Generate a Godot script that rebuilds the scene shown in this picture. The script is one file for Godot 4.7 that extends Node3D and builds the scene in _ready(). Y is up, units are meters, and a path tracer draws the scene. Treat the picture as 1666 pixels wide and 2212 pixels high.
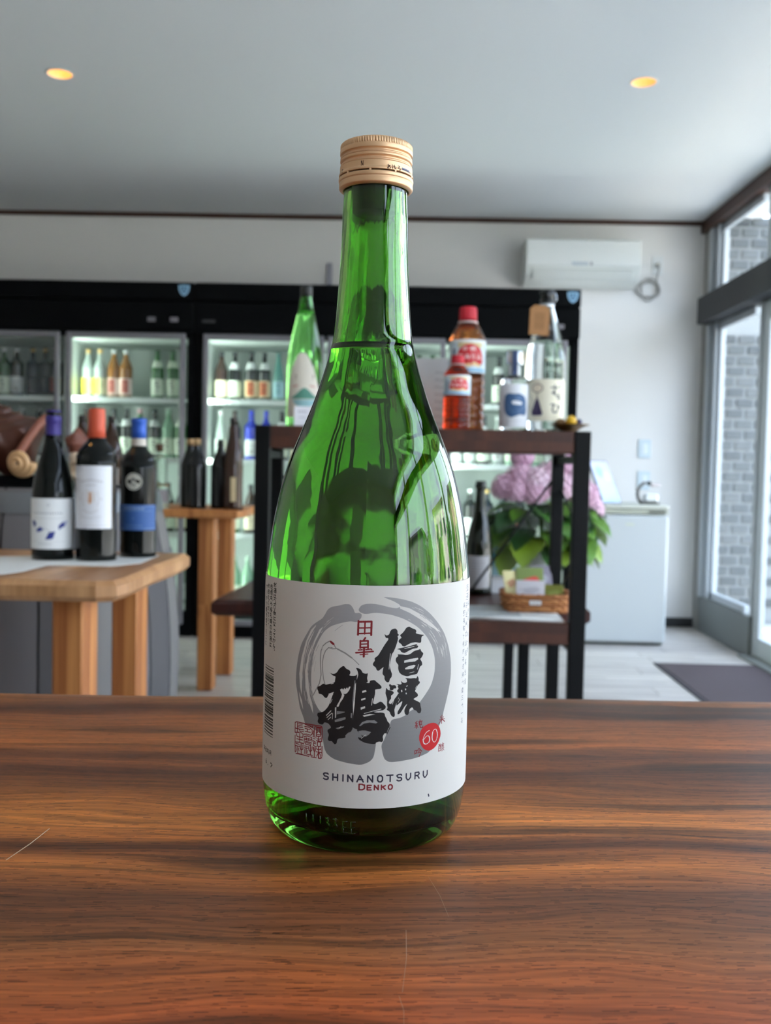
extends Node3D

# A sake bottle on a wooden counter in a small liquor shop. One unit is a metre, y is up, the camera looks towards -z.

var M := {}
var counts := {}
var meshes := {}
var rng := RandomNumberGenerator.new()


# ---------------------------------------------------------------- the scene
func _ready() -> void:
	set_camera()
	set_light()
	set_materials()
	make_room()
	make_storefront()
	make_outside()
	make_counter()
	make_coolers()
	make_tables()
	make_shelf()
	make_small_fridge()
	make_wall_things()
	make_sake()
	make_wine()
	make_back_table_bottles()
	make_shelf_goods()
	make_cooler_goods()


func set_camera() -> void:
	var cam := Camera3D.new()
	cam.name = "camera"
	var yaw := 0.017
	var pitch := 0.0464
	var roll := 0.021
	var f := Vector3(-sin(yaw) * cos(pitch), -sin(pitch), -cos(yaw) * cos(pitch))
	var r0 := Vector3(cos(yaw), 0, -sin(yaw))
	var u0 := r0.cross(f)
	var r := r0 * cos(roll) + u0 * sin(roll)
	var u := -r0 * sin(roll) + u0 * cos(roll)
	cam.transform = Transform3D(Basis(r, u, -f), Vector3(0, 1.0, 0))
	var at := CameraAttributesPhysical.new()
	at.frustum_focal_length = 12.0 * 2110.0 / 1106.0
	at.frustum_focus_distance = 0.355
	at.frustum_near = 0.02
	at.frustum_far = 120.0
	at.exposure_aperture = 13.0
	cam.attributes = at
	cam.fov = rad_to_deg(2.0 * atan(1106.0 / 2110.0))
	cam.near = 0.02
	cam.far = 120.0
	add_child(cam)
	cam.current = true


func set_light() -> void:
	var e := Environment.new()
	e.background_mode = Environment.BG_SKY
	var sm := ProceduralSkyMaterial.new()
	sm.sky_top_color = Color(0.77, 0.86, 0.97)
	sm.sky_horizon_color = Color(0.92, 0.955, 1.0)
	sm.sky_curve = 0.2
	sm.ground_bottom_color = Color(0.5, 0.5, 0.5)
	sm.ground_horizon_color = Color(0.8, 0.82, 0.84)
	sm.sun_angle_max = 0.0
	var sky := Sky.new()
	sky.sky_material = sm
	e.sky = sky
	e.background_energy_multiplier = 8.5
	e.tonemap_mode = Environment.TONE_MAPPER_LINEAR
	e.tonemap_exposure = 0.97
	e.sdfgi_enabled = true
	e.ssao_enabled = true
	e.ssil_enabled = true
	var w := WorldEnvironment.new()
	w.name = "world"
	w.environment = e
	add_child(w)
	# daylight on the street, from behind the shop
	var sun := DirectionalLight3D.new()
	sun.name = "sun"
	sun.look_at_from_position(Vector3.ZERO, Vector3(0.6, -0.8, 0.28))
	sun.light_color = Color(1.0, 0.97, 0.92)
	sun.light_energy = 13.0
	sun.light_angular_distance = 0.6
	sun.shadow_enabled = true
	sun.sky_mode = DirectionalLight3D.SKY_MODE_LIGHT_ONLY
	add_child(sun)


# ---------------------------------------------------------------- naming
func numbered(called: String, parent: Node) -> String:
	var key := str(parent.get_instance_id()) + called
	var n: int = counts.get(key, 0)
	counts[key] = n + 1
	return called if n == 0 else "%s_%03d" % [called, n]


func obj(called: String, mesh: Mesh, material: Material, parent: Node = null, at := Vector3.ZERO, turn := Vector3.ZERO) -> MeshInstance3D:
	var p: Node = parent if parent else self
	var o := MeshInstance3D.new()
	o.name = numbered(called, p)
	o.mesh = mesh
	o.material_override = material
	o.position = at
	o.rotation = turn
	p.add_child(o, true)
	return o


func thing(called: String, label: String, category: String, at := Vector3.ZERO, turn := 0.0, group := "") -> Node3D:
	var o := Node3D.new()
	o.name = numbered(called, self)
	add_child(o, true)
	o.position = at
	o.rotation.y = turn
	tag(o, label, category, group)
	return o


func tag(o: Node, label: String, category: String, group := "") -> void:
	o.set_meta("label", label)
	o.set_meta("category", category)
	if group:
		o.set_meta("group", group)


func struct(called: String, mesh: Mesh, material: Material, label: String, category: String, at := Vector3.ZERO, parent: Node = null) -> MeshInstance3D:
	var o := obj(called, mesh, material, parent, at)
	if parent == null:
		o.set_meta("kind", "structure")
		o.set_meta("label", label)
		o.set_meta("category", category)
	return o


func piece(o: Node, label: String) -> Node:
	o.set_meta("label", label)
	return o


# ---------------------------------------------------------------- shapes
func tri(st: SurfaceTool, a: Vector3, b: Vector3, c: Vector3) -> void:
	st.add_vertex(a)
	st.add_vertex(b)
	st.add_vertex(c)


func quad(st: SurfaceTool, a: Vector3, b: Vector3, c: Vector3, d: Vector3) -> void:
	tri(st, a, b, c)
	tri(st, a, c, d)


func begin() -> SurfaceTool:
	var st := SurfaceTool.new()
	st.begin(Mesh.PRIMITIVE_TRIANGLES)
	return st


func flat(st: SurfaceTool) -> void:
	st.set_smooth_group(-1)


func done(st: SurfaceTool) -> ArrayMesh:
	st.generate_normals()
	return st.commit()


# A box with chamfered edges, added to a SurfaceTool.
func box_in(st: SurfaceTool, at: Vector3, size: Vector3, b := 0.002, basis := Basis.IDENTITY) -> void:
	flat(st)
	var h := size / 2.0
	b = minf(b, minf(h.x, minf(h.y, h.z)) * 0.9)
	var v := func(s: Vector3, axis: int) -> Vector3:
		var p := Vector3(s.x * h.x, s.y * h.y, s.z * h.z)
		for k in 3:
			if k != axis:
				p[k] -= s[k] * b
		return at + basis * p
	for axis in 3:
		var u := (axis + 1) % 3
		var w := (axis + 2) % 3
		for s in [-1.0, 1.0]:
			var c := []
			for q in [[-1, -1], [1, -1], [1, 1], [-1, 1]]:
				var k := Vector3.ZERO
				k[axis] = s
				k[u] = q[0]
				k[w] = q[1]
				c.append(v.call(k, axis))
			if s > 0:
				quad(st, c[3], c[2], c[1], c[0])
			else:
				quad(st, c[0], c[1], c[2], c[3])
		for s in [-1.0, 1.0]:
			for t in [-1.0, 1.0]:
				var e0 := Vector3.ZERO
				var e1 := Vector3.ZERO
				e0[u] = s
				e0[w] = t
				e1 = e0
				e0[axis] = -1
				e1[axis] = 1
				var a: Vector3 = v.call(e0, u)
				var bb: Vector3 = v.call(e1, u)
				var cc: Vector3 = v.call(e1, w)
				var d: Vector3 = v.call(e0, w)
				if s * t > 0:
					quad(st, d, cc, bb, a)
				else:
					quad(st, a, bb, cc, d)
	for sx in [-1.0, 1.0]:
		for sy in [-1.0, 1.0]:
			for sz in [-1.0, 1.0]:
				var k := Vector3(sx, sy, sz)
				var a: Vector3 = v.call(k, 0)
				var bb: Vector3 = v.call(k, 1)
				var cc: Vector3 = v.call(k, 2)
				if sx * sy * sz > 0:
					tri(st, cc, bb, a)
				else:
					tri(st, a, bb, cc)


func box(size: Vector3, b := 0.002) -> ArrayMesh:
	var key := "box%s/%s" % [size, b]
	if not meshes.has(key):
		var st := begin()
		box_in(st, Vector3.ZERO, size, b)
		meshes[key] = done(st)
	return meshes[key]


# Box between two corners: [mesh, centre]
func span(called: String, lo: Vector3, hi: Vector3, material: Material, parent: Node = null, b := 0.002) -> MeshInstance3D:
	return obj(called, box((hi - lo).abs(), b), material, parent, (lo + hi) / 2.0)


func wallbox(called: String, lo: Vector3, hi: Vector3, material: Material, label: String, category: String) -> MeshInstance3D:
	return struct(called, box((hi - lo).abs(), 0.001), material, label, category, (lo + hi) / 2.0)


# Lathe of Vector2(radius, height) points, from the bottom up on the outside (and down again inside). wave(a, k) may bend the radius.
func lathe_in(st: SurfaceTool, p: Array, segs := 48, wave = null, at := Vector3.ZERO) -> void:
	st.set_smooth_group(0)
	var n := p.size()
	var ring := []
	for j in segs + 1:
		var a := TAU * j / segs
		var row := []
		for k in n:
			var r: float = p[k].x
			if wave != null:
				r += wave.call(a, k)
			row.append(at + Vector3(r * sin(a), p[k].y, r * cos(a)))
		ring.append(row)
	for j in segs:
		var u0 := float(j) / segs
		var u1 := float(j + 1) / segs
		for k in n - 1:
			var a: Vector3 = ring[j][k]
			var b: Vector3 = ring[j + 1][k]
			var c: Vector3 = ring[j + 1][k + 1]
			var d: Vector3 = ring[j][k + 1]
			var v0 := 1.0 - float(k) / (n - 1)
			var v1 := 1.0 - float(k + 1) / (n - 1)
			if p[k].x > 1e-6:
				for q in [[a, u0, v0], [d, u0, v1], [b, u1, v0]]:
					st.set_uv(Vector2(q[1], q[2]))
					st.add_vertex(q[0])
			if p[k + 1].x > 1e-6:
				for q in [[b, u1, v0], [d, u0, v1], [c, u1, v1]]:
					st.set_uv(Vector2(q[1], q[2]))
					st.add_vertex(q[0])


func lathe(p: Array, segs := 48, wave = null) -> ArrayMesh:
	var st := begin()
	lathe_in(st, p, segs, wave)
	return done(st)


# [r, h, r, h ...] in millimetres
func mm(list: Array) -> Array:
	var out := []
	for i in range(0, list.size(), 2):
		out.append(Vector2(list[i], list[i + 1]) * 0.001)
	return out


# Smooth curve through the points.
func smooth(p: Array, steps := 4) -> Array:
	var out := []
	for i in p.size() - 1:
		var a: Vector2 = p[maxi(i - 1, 0)]
		var b: Vector2 = p[i]
		var c: Vector2 = p[i + 1]
		var d: Vector2 = p[mini(i + 2, p.size() - 1)]
		for s in steps:
			out.append(b.cubic_interpolate(c, a, d, float(s) / steps))
	out.append(p[-1])
	for q in out.size():
		out[q].x = maxf(out[q].x, 0.0)
	return out


func radius_at(p: Array, h: float) -> float:
	for i in p.size() - 1:
		if p[i].y <= h and p[i + 1].y >= h and p[i + 1].y > p[i].y:
			return lerpf(p[i].x, p[i + 1].x, (h - p[i].y) / (p[i + 1].y - p[i].y))
	return p[-1].x


# A sheet of paper wrapped on a turned body: angles from the +z side towards +x, with a real thickness.
func paper_round(p: Array, a0: float, a1: float, h0: float, h1: float, off := 0.0002, thick := 0.00015, na := 48, nh := 8, corner := 0.0) -> ArrayMesh:
	var st := begin()
	st.set_smooth_group(0)
	var at := func(i: int, j: int, extra: float) -> Vector3:
		var u := float(i) / na
		var v := float(j) / nh
		var a := lerpf(a0, a1, u)
		var h := lerpf(h0, h1, v)
		if corner > 0:
			var du := maxf(0.0, absf(u - 0.5) * 2.0 - 0.8) / 0.2
			h = lerpf(h, (h0 + h1) / 2, corner * du * du)
		var r := radius_at(p, h) + off + extra
		return Vector3(r * sin(a), h, r * cos(a))
	for i in na:
		for j in nh:
			for s in [thick, 0.0]:
				var c := []
				for q in [[0, 0], [1, 0], [1, 1], [0, 1]]:
					c.append([at.call(i + q[0], j + q[1], s), Vector2(float(i + q[0]) / na, 1.0 - float(j + q[1]) / nh)])
				var order := [0, 3, 1, 1, 3, 2] if s > 0 else [0, 1, 3, 1, 2, 3]
				for k in order:
					st.set_uv(c[k][1])
					st.add_vertex(c[k][0])
	flat(st)
	for i in na:
		quad(st, at.call(i, 0, 0.0), at.call(i, 0, thick), at.call(i + 1, 0, thick), at.call(i + 1, 0, 0.0))
		quad(st, at.call(i, nh, thick), at.call(i, nh, 0.0), at.call(i + 1, nh, 0.0), at.call(i + 1, nh, thick))
	for j in nh:
		quad(st, at.call(0, j, thick), at.call(0, j, 0.0), at.call(0, j + 1, 0.0), at.call(0, j + 1, thick))
		quad(st, at.call(na, j, 0.0), at.call(na, j, thick), at.call(na, j + 1, thick), at.call(na, j + 1, 0.0))
	return done(st)


# A plan outline (x, z) raised between y0 and y1, with its edges eased by b.
func slab_in(st: SurfaceTool, outline: PackedVector2Array, y0: float, y1: float, b := 0.004, uv := 1.0) -> void:
	flat(st)
	var n := outline.size()
	var area := 0.0
	for i in n:
		area += outline[i].cross(outline[(i + 1) % n])
	if area < 0:
		outline.reverse()
	var inner := PackedVector2Array()
	for i in n:
		var e0 := (outline[i] - outline[(i + n - 1) % n]).normalized()
		var e1 := (outline[(i + 1) % n] - outline[i]).normalized()
		var nn := Vector2(-e0.y - e1.y, e0.x + e1.x)
		nn = nn.normalized() / maxf(0.5, cos(e0.angle_to(e1) / 2.0))
		inner.append(outline[i] + nn * b)
	var rows := [[inner, y0], [outline, y0 + b], [outline, y1 - b], [inner, y1]]
	var put := func(q: Vector2, y: float) -> void:
		st.set_uv(Vector2(q.x, q.y) * uv)
		st.add_vertex(Vector3(q.x, y, q.y))
	var t := Geometry2D.triangulate_polygon(inner)
	for i in range(0, t.size(), 3):
		var a := inner[t[i]]
		var c := inner[t[i + 1]]
		var d := inner[t[i + 2]]
		if (c - a).cross(d - a) < 0:
			var e := c
			c = d
			d = e
		for q in [a, c, d]:
			put.call(q, y1)
		for q in [a, d, c]:
			put.call(q, y0)
	for k in 3:
		for i in n:
			var j := (i + 1) % n
			var lo0: Vector2 = rows[k][0][i]
			var lo1: Vector2 = rows[k][0][j]
			var hi0: Vector2 = rows[k + 1][0][i]
			var hi1: Vector2 = rows[k + 1][0][j]
			for q in [[lo0, 0], [lo1, 0], [hi0, 1], [lo1, 0], [hi1, 1], [hi0, 1]]:
				put.call(q[0], rows[k + q[1]][1])


func slab(outline: PackedVector2Array, y0: float, y1: float, b := 0.004, uv := 1.0) -> ArrayMesh:
	var st := begin()
	slab_in(st, outline, y0, y1, b, uv)
	return done(st)


# Round bar along points.
func tube_in(st: SurfaceTool, pts: Array, r, sides := 8) -> void:
	st.set_smooth_group(0)
	var n := pts.size()
	var rings := []
	var up := Vector3(0.13, 0.97, 0.21)
	for i in n:
		var d: Vector3 = (pts[mini(i + 1, n - 1)] - pts[maxi(i - 1, 0)]).normalized()
		if absf(d.dot(up)) > 0.95:
			up = Vector3(0.9, 0.1, 0.4)
		var s := d.cross(up).normalized()
		up = s.cross(d).normalized()
		var rr: float = r[i] if r is Array else r
		var ring := []
		for k in sides:
			var a := TAU * k / sides
			ring.append(pts[i] + (s * cos(a) + up * sin(a)) * rr)
		rings.append(ring)
	for i in n - 1:
		for k in sides:
			var k1 := (k + 1) % sides
			quad(st, rings[i][k], rings[i][k1], rings[i + 1][k1], rings[i + 1][k])
	for k in range(1, sides - 1):
		tri(st, rings[0][0], rings[0][k + 1], rings[0][k])
		tri(st, rings[n - 1][0], rings[n - 1][k], rings[n - 1][k + 1])


func tube(pts: Array, r, sides := 8) -> ArrayMesh:
	var st := begin()
	tube_in(st, pts, r, sides)
	return done(st)


# ---------------------------------------------------------------- materials
func srgb(r: float, g: float, b: float, a := 1.0) -> Color:
	return Color(r / 255.0, g / 255.0, b / 255.0, a)


func mat(c: Color, rough := 0.6, metal := 0.0) -> StandardMaterial3D:
	var m := StandardMaterial3D.new()
	m.albedo_color = c
	m.roughness = rough
	m.metallic = metal
	return m


func glass(c: Color, ior := 1.5, rough := 0.0) -> StandardMaterial3D:
	var m := mat(Color(c.r, c.g, c.b, 0.0), rough)
	m.refraction_enabled = true
	m.refraction_scale = (ior - 1.0) / 10.0
	return m


func pane(alpha := 0.05, c := Color(0.9, 0.97, 0.95)) -> StandardMaterial3D:
	var m := mat(Color(c.r, c.g, c.b, alpha), 0.02)
	m.transparency = BaseMaterial3D.TRANSPARENCY_ALPHA
	m.metallic_specular = 0.3
	return m


func printed(t: Texture2D, rough := 0.6) -> StandardMaterial3D:
	var m := mat(Color.WHITE, rough)
	m.albedo_texture = t
	return m


func noise(s: int, f := 1.0, octaves := 3) -> FastNoiseLite:
	var n := FastNoiseLite.new()
	n.seed = s
	n.frequency = f
	n.noise_type = FastNoiseLite.TYPE_SIMPLEX_SMOOTH
	n.fractal_octaves = octaves
	return n


# Plain wood: dark and light colours mixed along a grain that runs down v.
func wood(s: int, dark: Color, light: Color, across := 9.0, along := 1.2, knots := 0, w := 256, h := 512, turned := false) -> ImageTexture:
	var im := Image.create_empty(w, h, false, Image.FORMAT_RGB8)
	var n1 := noise(s, 1.0, 2)
	var n2 := noise(s + 1, 1.0, 2)
	var spots := []
	rng.seed = s
	for k in knots:
		spots.append([Vector2(rng.randf(), rng.randf()), rng.randf_range(0.03, 0.05)])
	for y in h:
		for x in w:
			var u := float(x) / w
			var v := float(y) / h
			var q := u * across + n2.get_noise_2d(u * 2.0, v * along) * 2.2
			var k := 0.5 + 0.5 * sin(q * TAU * 0.5)
			k = 0.65 * k + 0.35 * (0.5 + n1.get_noise_2d(u * across * 9.0, v * along * 3.0))
			for sp in spots:
				var d: float = (Vector2(u, v * 2.0) - Vector2(sp[0].x, sp[0].y * 2.0)).length() / sp[1]
				k -= 0.9 * exp(-d * d)
			im.set_pixel(x, y, dark.lerp(light, clampf(k, 0.0, 1.0)))
	if turned:
		im.rotate_90(CLOCKWISE)
	return ImageTexture.create_from_image(im)


func wooden(t: Texture2D, rough := 0.5, scale := Vector3(1, 1, 1)) -> StandardMaterial3D:
	var m := printed(t, rough)
	m.uv1_triplanar = true
	m.uv1_scale = scale
	return m


# ---------------------------------------------------------------- flat print
class Print:
	var im: Image
	var k := 1.0      # pixels to a unit
	var ox := 0.0
	var oy := 0.0

	func _init(w: int, h: int, ground: Color, scale := 1.0, left := 0.0, top := 0.0) -> void:
		im = Image.create_empty(w * 2, h * 2, false, Image.FORMAT_RGB8)
		im.fill(ground)
		k = scale * 2.0
		ox = left
		oy = top

	func points(list: Array, soft: bool) -> PackedVector2Array:
		var p := PackedVector2Array()
		for i in range(0, list.size(), 2):
			p.append(Vector2(list[i] - ox, list[i + 1] - oy) * k)
		if soft:
			for pass_ in 2:
				var q := PackedVector2Array()
				for i in p.size():
					var a := p[i]
					var b := p[(i + 1) % p.size()]
					q.append(a.lerp(b, 0.2))
					q.append(a.lerp(b, 0.8))
				p = q
		return p

	func paint(p: PackedVector2Array, c: Color, c2 = null) -> void:
		var lo := INF
		var hi := -INF
		for q in p:
			lo = minf(lo, q.y)
			hi = maxf(hi, q.y)
		var n := p.size()
		for y in range(maxi(0, int(floor(lo))), mini(im.get_height(), int(ceil(hi)) + 1)):
			var yy := y + 0.5
			var xs := []
			for i in n:
				var a := p[i]
				var b := p[(i + 1) % n]
				if (a.y <= yy) != (b.y <= yy):
					xs.append(a.x + (yy - a.y) / (b.y - a.y) * (b.x - a.x))
			xs.sort()
			var col: Color = c if c2 == null else c.lerp(c2, clampf((yy - lo) / (hi - lo), 0.0, 1.0))
			for i in range(0, xs.size() - 1, 2):
				var x0 := int(round(xs[i]))
				var x1 := int(round(xs[i + 1]))
				if x1 > x0:
					im.fill_rect(Rect2i(x0, y, x1 - x0, 1), col)

	func fill(c: Color, list: Array, soft := false) -> void:
		paint(points(list, soft), c)

	func shade(c: Color, c2: Color, list: Array) -> void:
		paint(points(list, true), c, c2)

	func line(c: Color, w: float, list: Array) -> void:
		var p := points(list, false)
		var r := w * k / 2.0
		for i in p.size():
			var disc := PackedVector2Array()
			for j in 10:
				disc.append(p[i] + Vector2(cos(TAU * j / 10), sin(TAU * j / 10)) * r)
			paint(disc, c)
			if i + 1 < p.size() and p[i] != p[i + 1]:
				var d := (p[i + 1] - p[i]).normalized().orthogonal() * r
				paint(PackedVector2Array([p[i] + d, p[i + 1] + d, p[i + 1] - d, p[i] - d]), c)

	func rect(c: Color, x: float, y: float, w: float, h: float) -> void:
		im.fill_rect(Rect2i(roundi((x - ox) * k), roundi((y - oy) * k), maxi(1, roundi(w * k)), maxi(1, roundi(h * k))), c)

	func oval(c: Color, x: float, y: float, rx: float, ry: float) -> void:
		var l := []
		for j in 32:
			l += [x + rx * cos(TAU * j / 32), y + ry * sin(TAU * j / 32)]
		fill(c, l)

	# Written strokes: comma-parted runs of grid digits, ten to a side.
	func glyph(strokes: String, c: Color, x: float, y: float, w: float, h: float, pen: float) -> void:
		for s in strokes.split(","):
			var l := []
			for i in range(0, s.length() - 1, 2):
				l += [x + w * (int(s[i]) + 0.5) / 10.0, y + h * (int(s[i + 1]) + 0.5) / 10.0]
			line(c, pen, l)

	func texture() -> ImageTexture:
		im.shrink_x2()
		return ImageTexture.create_from_image(im)


const GLYPH := {
	"あ": "1383,4148,6448291745758769", "お": "0373,3038,38181644758769,8192", "酒": "1121,0514,0818,3191,3593,3539,9399,3999,5156,7176,3696", "は": "1119,3383,6168,6849385799", "２": "1321617386591999", "０": "412227496976724141",
	"歳": "3161,5154,0494,1419,3575,4549,3759,6469,8699,8468", "に": "1119,4383,46488889", "な": "0252,312417,7293,646849385789", "っ": "3565867859", "て": "1282,8254465889", "か": "0363,636749,312509,8295",
	"ら": "3152,3326,2655867849", "す": "0292,6066464464,6659", "妊": "2116,1639,4118,0434,5282,7179,4595,4999", "娠": "2116,1639,4118,0434,5191,5159,6393,5595,6569,8599", "中": "1282,1216,1686,8286,5099", "や": "05739577,2159,5153",
	"授": "1119,0333,0735,4191,4454,5363,4595,5699,9549", "乳": "0141,1213,3233,0545,2529,6168,6899,9997", "期": "1118,4148,0252,1343,1545,0757,6191,6169,9199,6494,6696", "の": "523817144172957859", "飲": "3104,3154,1545,1519,1748,6154,5393,7569,7599",
	"控": "1119,0333,0735,5161,3292,6455,7484,4696,6669,3999", "え": "4152,237319,466999", "く": "702579", "だ": "0252,3109,5484,4788,7172,9192", "さ": "0383,3166,263989", "い": "121739,7287", "り": "2126,717659", "が": "0353,535749,211609,7385,7173,9193",
	"少": "5155,2214,8295,8559", "量": "2181,2124,8184,2282,2484,0595,2787,2787,5159,0999", "放": "2131,0252,2219,2545,4539,6154,5393,7469,6499", "置": "0191,0103,9193,3133,6163,0494,5155,2787,2528,8588,1999", "る": "217126,266487694947", "こ": "1282,162888", "と": "2134,72252889",
	"製": "0242,2129,6164,9195,5097,0696,3849", "造": "1112,0525,2518,0899,4141,3492,6155,4595,4748,8848,8788", "年": "2105,1292,2585,0797,5199,2527", "月": "2118,2181,8189,2484,2676,1809", "清": "1112,0414,0818,3191,3393,3595,6155,4749,8789,4787,4888", "長": "2126,2181,2373,2575,0696,2629,5799,8668",
	"野": "0141,0145,4145,0343,2129,0545,0949,5191,9174,7494,7479", "県": "2171,2155,7175,2373,2575,0606,0696,5699,2819,7889", "駒": "1117,1151,1353,1555,1757,5759,3137,6154,6292,9299,6575,6578,7578", "ヶ": "2114,2484,6439", "根": "0343,2129,2306,2446,5151,5159,8185,5181,5383,5585,7599", "市": "5152,0292,1418,1484,8488,5399",
	"赤": "1282,5155,0595,4559,6579,2517,7597", "須": "3112,3414,3716,5191,6282,6287,8287,6484,6686,6759,8799", "東": "0292,5199,1415,1484,1686,8486,5509,5599", "十": "0494,5199", "番": "7122,5155,0393,4305,5395,1589,1519,1989,5559,1787", "三": "1282,2575,0898", "一": "0595", "号": "2171,2124,7174,2474,0696,3638,3888,8869",
	"株": "0343,2129,2306,2446,5292,4494,7199,7446,7499", "式": "0393,1545,3519,0848,6169,6999,8192", "会": "5104,5194,3474,1686,4618,1888,7798", "社": "2131,0343,4308,2599,5292,7199,4999,5595", "生": "2104,2484,5199,1686,0999", "本": "0292,5199,5208,5298,3777", "み": "226238172597,8479", "ん": "40194565688997", "む": "0363,313728172637497987,8193", "ひ": "1242263969767295", "戸": "1282,2474,7477,2777,2429",
}


func set_materials() -> void:
	M.bottle_green = Color(0.29, 0.69, 0.12).linear_to_srgb()
	M.wall = mat(srgb(233, 231, 227), 0.85)
	M.ceiling = mat(srgb(222, 224, 224), 0.9)
	M.trim = mat(srgb(66, 38, 24), 0.5)
	M.black = mat(srgb(13, 14, 15), 0.65)
	M.black.metallic_specular = 0.15
	M.steel = mat(srgb(8, 9, 10), 0.5)
	M.steel.metallic_specular = 0.3
	M.grey_frame = mat(srgb(128, 126, 132), 0.4, 0.35)
	M.alu = mat(srgb(184, 190, 194), 0.5)
	M.header = mat(srgb(40, 40, 42), 0.65)
	M.kick = mat(srgb(120, 124, 122), 0.5)
	M.pane = pane(0.012)
	M.pine = wooden(wood(21, srgb(156, 92, 46), srgb(206, 140, 80), 5.0, 0.8, 3), 0.5, Vector3(2.2, 1.1, 2.2))
	M.slab_top = wooden(wood(24, srgb(158, 112, 72), srgb(216, 168, 120), 6.0, 1.0), 0.4, Vector3(1.4, 1.4, 1.0))
	M.dark_slab = wooden(wood(27, srgb(42, 17, 13), srgb(74, 34, 25), 6.0, 0.8), 0.35, Vector3(2, 2, 2))
	M.shelf_board = wooden(wood(29, srgb(56, 27, 15), srgb(80, 42, 25), 10.0, 0.5), 0.45, Vector3(1, 3, 1))
	M.white = mat(srgb(228, 230, 228), 0.45)
	M.label_white = mat(srgb(225, 228, 226), 0.6)


func make_room() -> void:
	# the floor: a screed with planks laid on it
	var fl := wallbox("floor", Vector3(-3.7, -0.2, -6.5), Vector3(2.0, -0.012, 2.8), mat(srgb(150, 146, 140), 0.8), "pale grey wooden plank floor of the shop", "floor")
	var tones := []
	for i in 4:
		tones.append(wooden(wood(60 + i, srgb(150 + i * 6, 144 + i * 6, 140 + i * 5), srgb(196 + i * 4, 190 + i * 4, 184 + i * 4), 4.0, 0.6, 0, 128, 256, true), 0.4, Vector3(1.1, 5, 6)))
	rng.seed = 3
	for row in 26:
		var x := -3.6 - rng.randf() * 0.9
		var z := -6.32 + row * 0.15
		while x < 1.9:
			var x1 := minf(x + 0.92, 1.9)
			var x0 := maxf(x, -2.4)
			if x1 - x0 > 0.02 and z < -2.5:
				obj("plank", box(Vector3(x1 - x0 - 0.002, 0.012, 0.148), 0.0012), tones[rng.randi() % 4], fl, Vector3((x0 + x1) / 2, -0.006, z + 0.075) - fl.position)
			x += 0.92
	obj("flooring", box(Vector3(5.5, 0.012, 5.3), 0.001), tones[1], fl, Vector3(-0.85, -0.006, 0.15) - fl.position)
	# the ceiling with holes for the lamps
	var cs := CSGBox3D.new()
	cs.name = "ceiling"
	cs.size = Vector3(5.7, 0.2, 9.4)
	cs.position = Vector3(-0.85, 2.7, -1.85)
	cs.material = M.ceiling
	add_child(cs)
	cs.set_meta("kind", "structure")
	tag(cs, "white plaster ceiling with small round recessed lamps", "ceiling")
	var spots := [Vector3(-1.46, 2.6, -4.11), Vector3(0.955, 2.6, -4.11), Vector3(-1.46, 2.6, -1.9), Vector3(0.955, 2.6, -1.9), Vector3(-1.46, 2.6, 0.5), Vector3(0.955, 2.6, 0.5)]
	for s in spots:
		var hole := CSGCylinder3D.new()
		hole.name = "hole"
		hole.operation = CSGShape3D.OPERATION_SUBTRACTION
		hole.radius = 0.05
		hole.height = 0.16
		hole.sides = 32
		hole.position = s - cs.position
		hole.material = M.ceiling
		cs.add_child(hole, true)
	var names := ["small round recessed ceiling lamp glowing warm, above the left part of the coolers", "small round recessed ceiling lamp glowing warm, in line with the air conditioner"]
	for i in 2:
		downlight(spots[i], names[i])
	for i in range(2, 6):
		downlight(spots[i], ["recessed ceiling lamp in the second row from the coolers, left", "recessed ceiling lamp in the second row from the coolers, right", "recessed ceiling lamp nearest the front window, left", "recessed ceiling lamp nearest the front window, right"][i - 2])
	wallbox("wall_back", Vector3(-3.7, -0.2, -6.55), Vector3(2.0, 2.8, -6.35), M.wall, "white back wall behind the coolers and the small white fridge", "wall")
	wallbox("wall_left", Vector3(-3.75, -0.2, -6.55), Vector3(-3.6, 2.8, 2.8), mat(srgb(208, 204, 198), 0.8), "pale left wall of the shop", "wall")
	wallbox("wall_front", Vector3(-3.7, -0.2, 2.65), Vector3(2.0, 2.8, 2.8), mat(srgb(206, 202, 196), 0.8), "pale wall behind the camera", "wall")
	wallbox("trim_1", Vector3(-3.6, 2.574, -6.35), Vector3(1.9, 2.6, -6.325), M.trim, "thin dark brown cornice strip along the top of the back wall", "trim")
	wallbox("trim_2", Vector3(1.87, 2.525, -6.35), Vector3(1.98, 2.6, 2.65), M.trim, "dark brown wooden beam along the top of the window wall", "trim")
	wallbox("baseboard_back", Vector3(1.0, 0.0, -6.35), Vector3(1.9, 0.06, -6.335), mat(srgb(46, 46, 48), 0.5), "dark grey baseboard at the foot of the back wall", "baseboard")


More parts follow.
